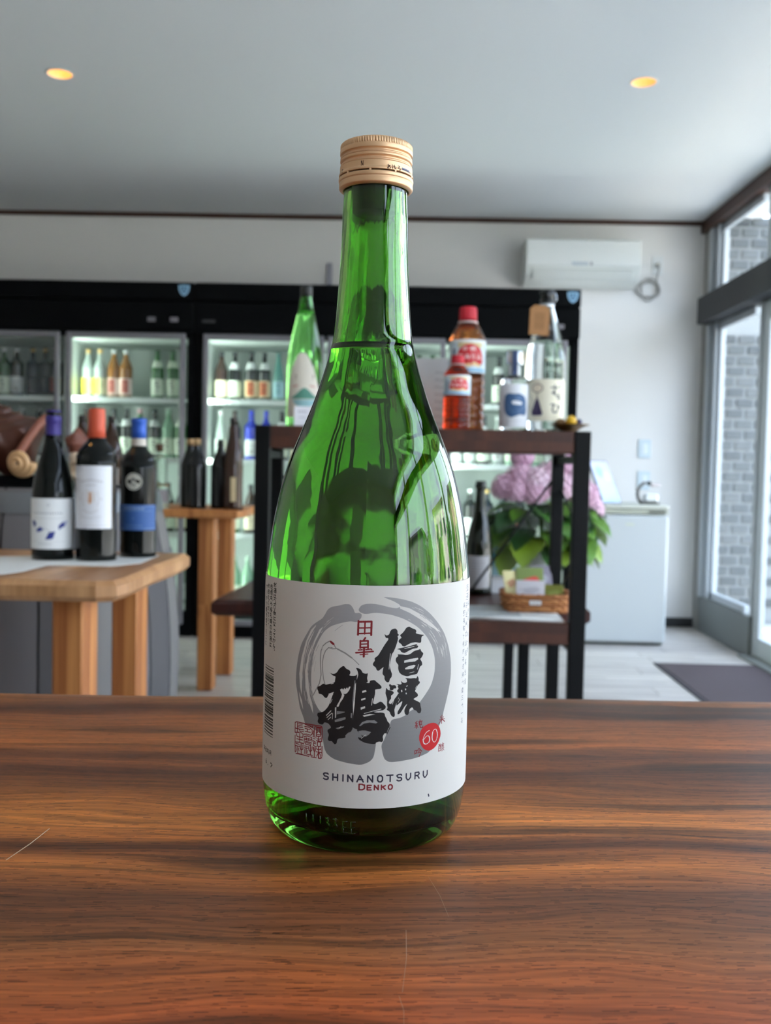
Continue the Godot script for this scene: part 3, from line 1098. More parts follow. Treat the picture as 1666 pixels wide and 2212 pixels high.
	for r in rows:
		var list: Array = r[3]
		for i in range(0, list.size(), 2):
			var proto: Node3D = protos[list[i + 1]]
			var o: Node3D = proto.duplicate()
			o.name = numbered("drink_bottle", self)
			add_child(o, true)
			o.position = Vector3(list[i], r[2] - 0.002, -5.78 + rng.randf_range(-0.015, 0.015))
			o.rotation.y = rng.randf_range(-0.25, 0.25)
			tag(o, "%s, %s from left on %s shelf, %s" % [list[i + 1].replace("bottle with", "bottle,").replace(" label", " label"), ord[i / 2], r[1], r[0]], "bottle", "bottles on the cooler shelves")
	for k in protos:
		protos[k].free()


# ---------------------------------------------------------------- tables
func make_tables() -> void:
	# the live-edge table on the left
	var t := thing("display_table", "pale live-edge wooden display table at left holding three wine bottles", "table", Vector3(-0.9, 0, -1.87))
	var o := PackedVector2Array()
	for q in [[-0.55, 0.255], [-0.3, 0.262], [0.0, 0.258], [0.25, 0.268], [0.395, 0.268], [0.425, 0.25], [0.432, 0.2], [0.43, 0.0], [0.437, -0.15], [0.434, -0.27], [0.3, -0.28], [-0.55, -0.27]]:
		o.append(Vector2(q[0], q[1]))
	obj("tabletop", slab(o, 0.764, 0.8, 0.009), M.slab_top, t)
	for q in [[0.322, 0.15], [0.322, -0.2], [-0.45, 0.15], [-0.45, -0.2]]:
		obj("leg", box(Vector3(0.054, 0.764, 0.085), 0.003), M.pine, t, Vector3(q[0], 0.382, q[1]))
	# papers on it
	var p := obj("paper_sheet", slab(PackedVector2Array([Vector2(-0.95, -1.9), Vector2(-0.6, -2.07), Vector2(-0.515, -2.06), Vector2(-0.51, -1.9), Vector2(-0.55, -1.83), Vector2(-0.95, -1.8)]), 0.8005, 0.8017, 0.0004), M.label_white, null)
	tag(p, "white paper sheet lying under the three wine bottles", "paper")
	var p2 := obj("paper_sheet", slab(PackedVector2Array([Vector2(-1.0, -1.86), Vector2(-0.66, -1.84), Vector2(-0.665, -1.7), Vector2(-0.69, -1.63), Vector2(-1.0, -1.612)]), 0.802, 0.8032, 0.0004), M.label_white, null)
	tag(p2, "smaller white paper hanging near the table's front edge at far left", "paper")
	# the higher table further back
	var b := thing("pine_table", "narrow pine table with dark bottles standing in front of the left cooler", "table", Vector3(-1.1, 0, -4.42))
	var o2 := PackedVector2Array()
	for q in [[-0.55, 0.26], [0.05, 0.255], [0.3, 0.25], [0.39, 0.24], [0.41, 0.1], [0.40, -0.1], [0.42, -0.27], [-0.55, -0.27]]:
		o2.append(Vector2(q[0], q[1]))
	obj("tabletop", slab(o2, 0.762, 0.8, 0.006), M.pine, b)
	for q in [[0.248, 0.14], [0.27, -0.19], [-0.45, 0.14], [-0.45, -0.19]]:
		obj("leg", box(Vector3(0.066, 0.762, 0.1), 0.003), M.pine, b, Vector3(q[0], 0.381, q[1]))
	# the dark slab behind the shelf rack
	var d := thing("low_bench", "low dark red-brown live-edge slab bench behind the black shelf rack", "bench", Vector3(0.0, 0, -3.48))
	var st := begin()
	var lo := PackedVector2Array([Vector2(-0.6, 0.41), Vector2(-0.2, 0.405), Vector2(0.3, 0.408), Vector2(0.6, 0.413), Vector2(0.585, 0.1), Vector2(0.59, -0.38), Vector2(0.0, -0.4), Vector2(-0.55, -0.37), Vector2(-0.57, 0.0)])
	slab_in(st, lo, 0.515, 0.567, 0.012)
	obj("seat", done(st), M.dark_slab, d)
	for q in [[0.42, 0.2], [0.2, 0.2], [0.42, -0.25], [0.2, -0.25], [-0.3, 0.2], [-0.3, -0.25]]:
		obj("leg", box(Vector3(0.036, 0.515, 0.036), 0.003), M.steel, d, Vector3(q[0], 0.2575, q[1]))
	# the old barrel
	var bar := thing("wine_barrel", "weathered grey wooden wine barrel standing behind the left table", "barrel", Vector3(-0.955, 0, -2.62))
	var tones := [mat(srgb(112, 110, 112), 0.85), mat(srgb(92, 90, 92), 0.85), mat(srgb(128, 125, 124), 0.85)]
	var n := 22
	for i in n:
		var sa := begin()
		sa.set_smooth_group(0)
		var a0 := TAU * (i + 0.025) / n
		var a1 := TAU * (i + 0.975) / n
		for k in 10:
			for j in 3:
				var c := []
				for q in [[j, k], [j + 1, k], [j + 1, k + 1], [j, k + 1]]:
					var a := lerpf(a0, a1, q[0] / 3.0)
					var y: float = 0.93 * q[1] / 10.0
					var r := 0.285 + 0.065 * (1.0 - pow(absf(q[1] / 5.0 - 1.0), 2.0))
					c.append(Vector3(r * sin(a), y, r * cos(a)))
				quad(sa, c[3], c[2], c[1], c[0])
		obj("stave", done(sa), tones[(i * 7) % 3], bar)
	obj("core", lathe(mm([0, 20, 275, 20, 335, 465, 275, 905, 0, 905]), 40), mat(srgb(66, 64, 64), 0.9), bar)
	for h in [[0.01, 0.05], [0.17, 0.05], [0.71, 0.05], [0.87, 0.05]]:
		var hp := []
		for s in 5:
			var y: float = h[0] + h[1] * s / 4.0
			hp.append(Vector2(0.287 + 0.065 * (1.0 - pow(absf(y / 0.465 - 1.0), 2.0)) + 0.002, y))
		obj("hoop", lathe(hp, 48), mat(srgb(120, 124, 128), 0.45, 0.5), bar)
	obj("barrel_head", lathe(mm([0, 900, 283, 900, 283, 921, 0, 921]), 40), tones[0], bar)
	make_shells()


func make_shells() -> void:
	# a dark stand and two large sea shells on the barrel
	var st := thing("shell_stand", "black wooden block under the brown conch shell on the barrel", "stand", Vector3(-1.0, 0.921, -2.56))
	obj("block", box(Vector3(0.22, 0.035, 0.16), 0.004), M.black, st, Vector3(0, 0.0175, 0))
	obj("foot", box(Vector3(0.24, 0.01, 0.18), 0.003), M.black, st, Vector3(0, 0.005, 0))
	var c := thing("conch_shell", "large dark brown conch shell with a pale coiled tip, left on the barrel", "shell", Vector3(-1.0, 0.956, -2.56))
	obj("shell_body", conch(0.215, 3.2, 0.15), mat(srgb(74, 40, 28), 0.4), c, Vector3(-0.035, 0.08, -0.01), Vector3(0.2, 0.2, 0.25))
	obj("coiled_tip", coil(0.03), mat(srgb(214, 172, 124), 0.35), c, Vector3(0.028, 0.035, 0.085), Vector3(PI / 2 + 0.2, 0, 0.2))
	var strap := []
	for i in 15:
		var a := -0.2 + i * 0.085
		strap.append(Vector3(0.02 + 0.062 * a / 1.0, 0.065 + 0.1 * sin(a * 1.3), 0.072 - 0.05 * a))
	obj("lip", tube(strap, 0.011, 8), mat(srgb(150, 92, 74), 0.5), c)
	var w := thing("conch_shell", "cream coloured knobbed conch shell beside the brown one on the barrel", "shell", Vector3(-0.845, 0.921, -2.60))
	obj("shell_body", conch(0.11, 2.6, 0.3), mat(srgb(226, 206, 178), 0.45), w, Vector3(0, 0.062, 0), Vector3(0, 0.5, 0.9))
	obj("shell_crown", conch(0.08, 2.4, 0.2), mat(srgb(120, 70, 56), 0.5), w, Vector3(-0.02, 0.125, 0), Vector3(0, 0.2, 1.3))


func conch(size: float, turns: float, knob: float) -> ArrayMesh:
	var prof := [Vector2(0, -0.5), Vector2(0.06, -0.47), Vector2(0.2, -0.3), Vector2(0.34, -0.05), Vector2(0.4, 0.12), Vector2(0.36, 0.24), Vector2(0.24, 0.3), Vector2(0.22, 0.36), Vector2(0.13, 0.4), Vector2(0.12, 0.45), Vector2(0.05, 0.48), Vector2(0, 0.52)]
	for i in prof.size():
		prof[i] *= size
	prof = smooth(prof, 3)
	var wob := func(a: float, k: int) -> float:
		return prof[k].x * (knob * maxf(0.0, sin(a * 7.0 + k * 0.25)) * exp(-pow((k - 14) / 5.0, 2)) + 0.07 * sin(a + k * 0.4))
	return lathe(prof, 40, wob)


func coil(r: float) -> ArrayMesh:
	var pts := []
	var rr := []
	for i in 60:
		var t := i / 59.0
		var a := t * TAU * 2.7
		var q := r * (1.0 - 0.85 * t)
		pts.append(Vector3(q * cos(a), t * r * 1.0, q * sin(a)))
		rr.append(r * lerpf(0.42, 0.12, t))
	return tube(pts, rr, 12)


# ---------------------------------------------------------------- the shelf rack behind the bottle
func make_shelf() -> void:
	var t := thing("shelf_rack", "black steel shelf rack with dark brown boards standing behind the green bottle", "shelf", Vector3(0.05, 0, -2.88))
	for q in [[-0.441, 0.16, 0.042], [0.444, 0.16, 0.044], [-0.441, -0.16, 0.036], [0.43, -0.16, 0.036]]:
		obj("post", box(Vector3(q[2], 1.108, 0.036), 0.002), M.steel, t, Vector3(q[0], 0.554, q[1]))
	obj("board", box(Vector3(0.842, 0.062, 0.35), 0.003), M.shelf_board, t, Vector3(0.0, 1.077, 0.0))
	obj("board", box(Vector3(0.842, 0.06, 0.35), 0.003), M.shelf_board, t, Vector3(0.0, 0.545, 0.0))
	for y in [1.03, 0.5]:
		for x in [-0.441, 0.437]:
			obj("side_rail", box(Vector3(0.026, 0.022, 0.29), 0.002), M.steel, t, Vector3(x, y, 0))
	for q in [[0.43, 0.13], [-0.441, -0.14]]:
		obj("back_brace", tube([Vector3(q[0], 0.99, -0.165), Vector3(q[1], 0.56, -0.165)], 0.004, 8), M.steel, t)
	for q in [[0.94, 0.82], [0.62, 0.78]]:
		obj("side_brace", tube([Vector3(0.44, q[0], -0.15), Vector3(0.452, q[1], 0.15)], 0.0035, 8), M.steel, t)


func make_small_fridge() -> void:
	var t := thing("small_fridge", "small white refrigerator against the back wall beside the shelf rack", "refrigerator", Vector3(1.275, 0, -5.6))
	var w := mat(srgb(188, 193, 193), 0.4)
	obj("body", box(Vector3(0.5, 0.77, 0.46), 0.01), w, t, Vector3(0, 0.4, -0.29))
	obj("lid", box(Vector3(0.51, 0.028, 0.5), 0.008), mat(srgb(196, 197, 184), 0.45), t, Vector3(0, 0.799, -0.265))
	obj("door", box(Vector3(0.504, 0.735, 0.05), 0.012), w, t, Vector3(0, 0.385, -0.025))
	obj("top_strip", box(Vector3(0.5, 0.026, 0.04), 0.006), mat(srgb(172, 174, 156), 0.5), t, Vector3(0, 0.77, -0.03))
	obj("grip_recess", box(Vector3(0.1, 0.011, 0.012), 0.002), mat(srgb(52, 50, 44), 0.6), t, Vector3(0.185, 0.772, -0.012))
	obj("nameplate", box(Vector3(0.05, 0.012, 0.003), 0.001), mat(srgb(196, 200, 178), 0.4), t, Vector3(0.03, 0.7, 0.001))
	obj("plinth", box(Vector3(0.49, 0.016, 0.46), 0.002), mat(srgb(70, 80, 70), 0.7), t, Vector3(0, 0.008, -0.27))
	# a leaning pale screen
	var p := Print.new(160, 240, srgb(166, 186, 216))
	for i in 40:
		var k := i / 39.0
		p.rect(srgb(180, 182, 212).lerp(srgb(158, 180, 214), k), 0, 240.0 * k * 0.97, 160, 8)
	for i in 14:
		var k := i / 13.0
		p.oval(srgb(174, 182, 212).lerp(srgb(134, 180, 218), k), 58, 64, 46 - 26 * k, 46 - 26 * k)
	for i in 10:
		p.oval(srgb(174, 180, 212).lerp(srgb(192, 182, 210), i / 9.0), 118, 84, 36 - 3 * i, 40 - 3 * i)
	var f := thing("tablet_frame", "grey-edged leaning tablet screen of pale blue and pink, on the small fridge", "tablet", Vector3(1.215, 0.813, -5.66))
	var n := Vector3(-1, 0, -1).normalized()
	var right := Vector3(1, 0, -1).normalized()
	var up := (Vector3(0, 0.252, 0) + n * 0.115).normalized()
	var back := right.cross(up)
	var b := Basis(right, up, back)
	var frame := obj("frame", box(Vector3(0.19, 0.275, 0.012), 0.003), mat(srgb(120, 126, 134), 0.4, 0.3), f)
	frame.transform = Transform3D(b, up * 0.1375 + back * -0.004)
	var q := QuadMesh.new()
	q.size = Vector2(0.176, 0.258)
	obj("screen", q, printed(p.texture(), 0.25), frame, Vector3(0, 0, 0.0064))
	obj("stand", box(Vector3(0.05, 0.16, 0.008), 0.002), mat(srgb(120, 126, 134), 0.5), f, Vector3(-0.085, 0.08, -0.1), Vector3(0.35, PI / 4, 0))
	# the small gadget next to it
	var d := thing("tape_dispenser", "small curved grey and white desk gadget with a black knob, on the small fridge", "gadget", Vector3(1.395, 0.813, -5.72))
	var arc := []
	for i in 12:
		var a := lerpf(PI * 1.35, PI * 0.62, i / 11.0)
		arc.append(Vector3(0.05 + 0.075 * cos(a), 0.062 + 0.07 * sin(a), 0))
	obj("arm", tube(arc, [0.013, 0.013, 0.012, 0.012, 0.011, 0.011, 0.01, 0.01, 0.009, 0.009, 0.009, 0.008], 10), mat(srgb(104, 102, 98), 0.5), d)
	obj("knob", lathe(smooth(mm([0, -13, 9, -11, 14, 0, 9, 11, 0, 13]), 3), 20), mat(srgb(20, 24, 22), 0.3), d, Vector3(0.038, 0.122, 0.01))
	obj("body", box(Vector3(0.085, 0.05, 0.05), 0.012), mat(srgb(222, 226, 224), 0.5), d, Vector3(0.052, 0.038, 0))
	obj("base", box(Vector3(0.11, 0.012, 0.06), 0.004), mat(srgb(86, 84, 76), 0.5), d, Vector3(0.045, 0.006, 0))
	obj("nib", box(Vector3(0.055, 0.022, 0.03), 0.006), mat(srgb(206, 196, 194), 0.5), d, Vector3(0.078, 0.112, 0))


func make_wall_things() -> void:
	# air conditioner
	var t := thing("air_conditioner", "white wall-mounted air conditioner high on the back wall", "air conditioner", Vector3(1.085, 2.165, -6.35))
	var prof := PackedVector2Array()
	for q in [[0.0, 0.0], [0.0, 0.27], [0.205, 0.27], [0.225, 0.262], [0.232, 0.245], [0.232, 0.1], [0.222, 0.085], [0.2, 0.05], [0.15, 0.012], [0.12, 0.0]]:
		prof.append(Vector2(q[0], q[1]))
	var side := slab(prof, -0.355, 0.355, 0.006)
	var st := begin()
	# outline lies in (z, y): turn the slab so that its height runs along x
	st.append_from(side, 0, Transform3D(Basis(Vector3(0, 0, 1), Vector3(1, 0, 0), Vector3(0, 1, 0)), Vector3.ZERO))
	obj("body", st.commit(), mat(srgb(226, 228, 222), 0.45), t)
	obj("front_panel", box(Vector3(0.70, 0.155, 0.008), 0.003), mat(srgb(230, 232, 228), 0.35), t, Vector3(0, 0.178, 0.233))
	obj("louver", box(Vector3(0.62, 0.07, 0.008), 0.003), mat(srgb(216, 218, 212), 0.45), t, Vector3(0, 0.052, 0.205), Vector3(0.62, 0, 0))
	obj("readout", box(Vector3(0.1, 0.02, 0.004), 0.001), mat(srgb(196, 204, 208), 0.3), t, Vector3(-0.02, 0.112, 0.239))
	obj("sensor", box(Vector3(0.014, 0.02, 0.006), 0.002), mat(srgb(160, 160, 164), 0.3), t, Vector3(0.05, 0.112, 0.239))
	# its coiled cord and socket
	var c := thing("cord_coil", "coiled pale grey power cord hanging on the wall right of the air conditioner", "cord", Vector3(1.545, 2.165, -6.335))
	var loops := []
	for i in 90:
		var a := i / 90.0 * TAU * 3.6
		loops.append(Vector3(0.062 * cos(a) * (1.0 + 0.28 * sin(a * 0.47)), 0.058 * sin(a) * (1.0 + 0.26 * cos(a * 0.61)), 0.006 * sin(a * 0.7)))
	obj("loop", tube(loops, 0.0045, 6), mat(srgb(170, 168, 162), 0.6), c)
	obj("lead", tube([Vector3(0.052, -0.02, 0.0), Vector3(0.05, 0.07, 0.004), Vector3(0.062, 0.13, 0.006), Vector3(0.05, 0.155, 0.006)], 0.004, 6), mat(srgb(160, 158, 152), 0.6), c)
	var k := thing("power_socket", "white power socket above the coiled cord on the back wall", "socket", Vector3(1.6, 2.32, -6.35))
	obj("plate", box(Vector3(0.07, 0.12, 0.01), 0.003), M.white, k, Vector3(0, 0, 0.005))
	obj("plug", box(Vector3(0.025, 0.03, 0.03), 0.004), mat(srgb(190, 188, 182), 0.5), k, Vector3(0, 0.0, 0.024))
	for q in [[1.555, 1.15, "upper white switch plate on the back wall above the small fridge"], [1.556, 0.945, "lower white switch plate on the back wall behind the desk gadget"]]:
		var s := thing("switch_plate", q[2], "switch", Vector3(q[0], q[1], -6.35))
		obj("plate", box(Vector3(0.082, 0.12, 0.01), 0.003), mat(srgb(206, 220, 226), 0.4), s, Vector3(0, 0, 0.005))
		obj("rocker", box(Vector3(0.034, 0.07, 0.006), 0.002), mat(srgb(226, 234, 238), 0.35), s, Vector3(0.004, 0, 0.011))
	var cc := obj("cable_cover", box(Vector3(0.035, 0.36, 0.02), 0.004), mat(srgb(160, 160, 170), 0.5), null, Vector3(-0.5, 2.12, -6.34))
	tag(cc, "short grey cable cover on the back wall just above the right cooler", "cable cover")
	# the doormat
	var m := thing("doormat", "dark purple-grey doormat on the floor by the glass door", "mat", Vector3(1.6, 0, -4.55))
	var tex := noise(33, 0.2, 2)
	var im := Image.create_empty(256, 256, false, Image.FORMAT_RGB8)
	for y in 256:
		for x in 256:
			var v := 0.5 + 0.5 * tex.get_noise_2d(x * 2.0, y * 14.0)
			im.set_pixel(x, y, srgb(52, 43, 46).lerp(srgb(88, 74, 77), v))
	var mm_ := wooden(ImageTexture.create_from_image(im), 0.95, Vector3(3, 3, 3))
	obj("pile", box(Vector3(0.5, 0.009, 1.04), 0.003), mm_, m, Vector3(0.0, 0.0045, 0))
	obj("border", box(Vector3(0.54, 0.006, 1.08), 0.002), mat(srgb(52, 46, 52), 0.8), m, Vector3(0.0, 0.003, 0))


# ---------------------------------------------------------------- wine on the left table
const BORDEAUX := [0, 14, 20, 8, 30, 1.5, 35, 0, 37.6, 3, 38.2, 10, 38.2, 190, 37, 203, 31, 219, 20, 232, 15.6, 242, 14.6, 260, 14.6, 296, 0, 296]
const BURGUNDY := [0, 14, 20, 8, 32, 1.5, 37, 0, 40, 3, 40.8, 10, 40.8, 120, 39.5, 140, 34, 172, 25, 206, 18, 232, 15, 255, 14.4, 275, 14.4, 296, 0, 296]


func make_wine() -> void:
	var dark := mat(srgb(14, 17, 16), 0.06)
	dark.metallic_specular = 0.34
	# purple-capped
	var a := thing("wine_bottle", "dark wine bottle with violet capsule and white label of blue flakes, leftmost on the table", "bottle", Vector3(-0.7, 0.8017, -1.945), 0.0, "wine bottles on the left table")
	var pa := smooth(mm(BURGUNDY), 3)
	obj("glass", lathe(pa, 56), dark, a)
	var violet := mat(srgb(62, 50, 130), 0.4, 0.2)
	obj("capsule", lathe(mm([14.9, 226.5, 17.6, 227, 16.2, 238, 15.0, 262, 14.9, 272, 15.6, 273.5, 15.6, 284, 14.9, 286, 14.9, 295, 14, 296.8, 0, 297]), 40), violet, a)
	var p := Print.new(360, 280, srgb(230, 232, 232))
	var blue := srgb(34, 48, 130)
	p.fill(blue, [100, 120, 122, 128, 128, 146, 116, 160, 104, 150, 96, 134])
	p.fill(blue, [128, 172, 152, 156, 172, 172, 150, 184, 132, 186])
	p.fill(blue, [196, 186, 226, 182, 216, 220, 200, 226, 178, 226])
	p.fill(blue, [240, 152, 262, 128, 290, 124, 276, 152, 250, 166, 244, 176])
	p.fill(srgb(150, 156, 190), [262, 128, 290, 124, 276, 152])
	p.line(srgb(120, 124, 140), 1.4, [166, 156, 200, 182])
	for i in 13:
		p.line(srgb(110, 114, 124), 2.2, [112 + i * 12, 76, 112 + i * 12 + (i % 3) * 2, 86])
		p.line(srgb(130, 134, 142), 1.6, [110 + i * 12, 86 - (i % 4) * 3, 118 + i * 12, 84])
	p.line(srgb(150, 150, 156), 1.6, [184, 34, 192, 28, 200, 36, 190, 44, 184, 34])
	p.line(srgb(150, 152, 158), 1.2, [110, 110, 270, 110])
	p.line(srgb(160, 160, 166), 2.4, [140, 250, 210, 252])
	p.line(srgb(170, 170, 176), 1.4, [90, 238, 280, 238])
	obj("label", paper_round(pa, -1.75, 1.75, 0.022, 0.122, 0.0004, 0.0002, 40, 6), printed(p.texture()), a)
	# orange-capped
	var b := thing("wine_bottle", "tall dark wine bottle with orange-red capsule and large white label, middle of three", "bottle", Vector3(-0.613, 0.8017, -1.945), 0.0, "wine bottles on the left table")
	var pb := smooth(mm(BORDEAUX), 3)
	for i in pb.size():
		pb[i] = Vector2(pb[i].x * 1.03, pb[i].y * 1.015)
	obj("glass", lathe(pb, 56), dark, b)
	obj("capsule", lathe(mm([15.2, 243.5, 17.2, 244, 16.4, 262, 16.4, 292, 15.9, 294, 15.9, 299, 15, 301.6, 0, 302]), 40), mat(srgb(206, 84, 54), 0.45, 0.1), b)
	var p2 := Print.new(300, 360, srgb(226, 228, 234))
	var inkc := srgb(150, 140, 138)
	p2.line(srgb(196, 196, 202), 1.6, [22, 18, 278, 18, 278, 342, 22, 342, 22, 18])
	for i in 11:
		var x := 84.0 + i * 14
		p2.line(srgb(120, 112, 112), 3, [x, 84 + absf(i - 5) * 2.2, x + 6, 76 + absf(i - 5) * 2.2])
	p2.line(inkc, 2, [118, 112, 186, 110])
	p2.line(inkc, 2, [100, 150, 96, 190, 108, 230])
	p2.line(inkc, 2, [196, 146, 206, 190, 196, 232])
	for i in 7:
		p2.line(srgb(196, 172, 150), 2.4, [126 + i * 9, 134 + (i * 7) % 22, 124 + i * 9, 200 + (i * 11) % 26])
	p2.fill(srgb(196, 130, 70), [146, 150, 156, 152, 158, 206, 148, 218, 142, 206])
	p2.line(inkc, 3, [74, 184, 82, 194])
	p2.line(inkc, 3, [220, 184, 226, 194])
	p2.line(srgb(170, 160, 160), 2.4, [102, 250, 130, 266, 168, 268, 200, 250])
	for i in 12:
		p2.line(srgb(170, 164, 164), 2, [86 + i * 12, 296 - absf(i - 5.5) * 1.5, 92 + i * 12, 302 - absf(i - 5.5) * 1.5])
	obj("label", paper_round(pb, -1.12, 1.12, 0.064, 0.188, 0.0004, 0.0002, 40, 4), printed(p2.texture()), b)
	# blue-capped
	var c := thing("wine_bottle", "slightly smaller dark wine bottle with blue capsule, round seal and blue label", "bottle", Vector3(-0.553, 0.8017, -2.035), 0.0, "wine bottles on the left table")
	var pc := smooth(mm(BORDEAUX), 3)
	for i in pc.size():
		pc[i] = Vector2(pc[i].x * 0.97, pc[i].y * 0.965)
	obj("glass", lathe(pc, 56), dark, c)
	obj("capsule", lathe(mm([14.3, 246, 15.4, 246.3, 15.2, 262, 15.2, 279, 15.8, 280, 15.8, 286, 14, 287.6, 0, 288]), 40), mat(srgb(44, 92, 188), 0.4, 0.2), c)
	obj("neck_band", paper_round(mm([15.6, 225, 14.4, 247]), -PI, PI, 0.2305, 0.246, 0.0006, 0.0002, 32, 2), mat(srgb(196, 190, 178), 0.5), c)
	var p3 := Print.new(300, 180, srgb(46, 88, 150))
	p3.line(srgb(150, 170, 200), 1.6, [4, 10, 296, 10])
	p3.line(srgb(150, 170, 200), 1.6, [4, 168, 296, 168])
	for i in 10:
		p3.line(srgb(176, 190, 210), 3.4, [92 + i * 12, 20, 92 + i * 12, 34])
		if i % 2:
			p3.line(srgb(176, 190, 210), 2.4, [92 + i * 12, 20, 100 + i * 12, 28])
	p3.line(srgb(120, 150, 190), 1.6, [30, 44, 270, 44])
	p3.line(srgb(140, 160, 196), 2, [146, 88, 152, 96, 146, 102])
	for i in 7:
		p3.line(srgb(150, 168, 200), 2.6, [104 + i * 14, 142, 112 + i * 14, 150])
	obj("label", paper_round(pc, -1.45, 1.45, 0.056, 0.109, 0.0004, 0.0002, 40, 2), printed(p3.texture()), c)
	var seal := Print.new(128, 128, srgb(24, 26, 26))
	seal.oval(srgb(206, 204, 190), 64, 64, 62, 62)
	seal.oval(srgb(60, 62, 60), 64, 64, 56, 56)
	seal.oval(srgb(196, 194, 180), 64, 64, 52, 52)
	for q in [[40, 50, 60, 30, 74, 44, 58, 62], [70, 40, 92, 54, 84, 78, 66, 60], [36, 70, 54, 74, 60, 96, 44, 92], [66, 78, 82, 86, 76, 104, 62, 96]]:
		seal.fill(srgb(92, 94, 90), q, true)
	seal.line(srgb(110, 112, 106), 4, [30, 84, 50, 60, 64, 66, 90, 36])
	var disc := begin()
	disc.set_smooth_group(0)
	var rr := 0.018
	for i in 32:
		var v0 := Vector2(cos(TAU * i / 32), sin(TAU * i / 32))
		var v1 := Vector2(cos(TAU * (i + 1) / 32), sin(TAU * (i + 1) / 32))
		for q in [[Vector2.ZERO, v1, v0, 0.0008], [Vector2.ZERO, v0, v1, 0.0003]]:
			for s in 3:
				var e: Vector2 = q[s] * rr
				var R: float = 0.0371 + q[3]
				disc.set_uv(q[s] * Vector2(0.5, -0.5) + Vector2(0.5, 0.5))
				disc.add_vertex(Vector3(R * sin(e.x / R), 0.157 + e.y, R * cos(e.x / R)))
	obj("seal", done(disc), printed(seal.texture(), 0.5), c)


const ISSHO := [0, 12, 30, 6, 44, 1, 48, 0, 51.5, 4, 52.5, 12, 52.5, 195, 51, 220, 46, 250, 37, 285, 27, 320, 19.5, 350, 16, 372, 15, 388, 15, 396, 0, 396]


func make_back_table_bottles() -> void:
	var dark := mat(srgb(15, 17, 18), 0.1)
	var brown := mat(srgb(56, 32, 20), 0.08)
	var gold := mat(srgb(196, 160, 116), 0.4, 0.5)
	var sake := mm([0, 6, 20, 4, 32, 0, 38, 2, 40.5, 8, 40.5, 175, 38, 196, 28, 226, 19, 250, 15.5, 268, 14.5, 290, 14.5, 302, 0, 302])
	var issho := smooth(mm(ISSHO), 3)
	var body := smooth(sake, 3)
	var cap := lathe(mm([14.6, 276, 15.6, 276.5, 15.6, 302, 14.6, 304, 0, 304.4]), 28)
	for q in [[-0.947, -4.33, "left one of the two gold-capped plain dark bottles standing together on the pine table"], [-0.903, -4.27, "right one of the two gold-capped plain dark bottles standing together on the pine table"]]:
		var t := thing("sake_bottle", q[2], "bottle", Vector3(q[0], 0.8, q[1]), 0.0, "dark bottles on the pine table")
		obj("glass", lathe(body, 40), dark, t)
		obj("cap", cap, gold, t)
	var d := thing("sake_bottle", "plain dark bottle with black cap left of the brown bottle on the pine table", "bottle", Vector3(-0.806, 0.8, -4.3), 0.0, "dark bottles on the pine table")
	obj("glass", lathe(body, 40), dark, d)
	obj("cap", cap, mat(srgb(26, 30, 28), 0.4), d)
	var bigcap := lathe(mm([15, 366, 16.5, 366.5, 16.5, 396, 15, 398.5, 0, 399]), 28)
	var n := 0
	for q in [[-0.738, -4.24, "tall brown bottle with beige label at the right end of the pine table"], [-1.29, -4.3, "tall brown bottle seen between the orange and blue capsules of the wine bottles"], [-1.42, -4.3, "tall brown bottle mostly hidden behind the orange-capped wine bottle"]]:
		var t := thing("large_bottle", q[2], "bottle", Vector3(q[0], 0.8, q[1]), 0.0, "tall brown bottles on the pine table")
		var prof := issho
		if n == 0:
			prof = []
			for v in issho:
				prof.append(Vector2(v.x * 0.8, v.y))
		obj("glass", lathe(prof, 40), brown, t)
		obj("cap", bigcap, mat(srgb(38, 28, 24), 0.4), t)
		if n == 0:
			obj("label", paper_round(prof, -0.1, 0.45, 0.035, 0.14, 0.0005, 0.0003, 12, 2), mat(srgb(206, 184, 142), 0.6), t)
		else:
			obj("label", paper_round(prof, -0.9, 0.9, 0.06, 0.17, 0.0005, 0.0003, 16, 2), mat(srgb(190, 184, 180), 0.6), t)
		n += 1
	var c := thing("clear_bottle", "square-shouldered clear glass bottle with brown cap, beside the blue-capped wine", "bottle", Vector3(-1.07, 0.8, -4.28))
	var p := smooth(mm([0, 6, 30, 2, 42, 0, 45, 5, 45, 90, 43, 96, 36, 104, 34, 120, 34, 196, 28, 214, 15, 226, 13.5, 236, 13.5, 262, 0, 262]), 3)
	obj("glass", lathe(p, 40), glass(Color(0.9, 0.92, 0.9), 1.2), c)
	obj("cap", lathe(mm([14, 246, 16, 246.5, 16, 276, 14.5, 278, 0, 278.5]), 28), mat(srgb(96, 62, 40), 0.5), c)
	obj("label", paper_round(p, -1.2, 1.2, 0.02, 0.08, 0.0005, 0.0003, 16, 2), mat(srgb(150, 144, 146), 0.5), c)


# ---------------------------------------------------------------- what stands on the rack and the bench
func solid_glass(profile: Array, level: float, wall := 0.003) -> Array:
	# a turned bottle filled up to the level: closed, with an air space above the drink
	var out := profile.duplicate()
	var top: Vector2 = out[-1]
	if top.x > 0.0001:
		out.append(Vector2(top.x - wall, top.y))
	var air := []
	for i in range(out.size() - 1, -1, -1):
		var p: Vector2 = profile[mini(i, profile.size() - 1)]
		if p.y > level and p.x > wall + 0.001:
			air.append(Vector2(p.x - wall, p.y))
	air.append(Vector2(radius_at(profile, level) - wall, level))
	air.append(Vector2(0, level))
	out.append_array(air)
	return out


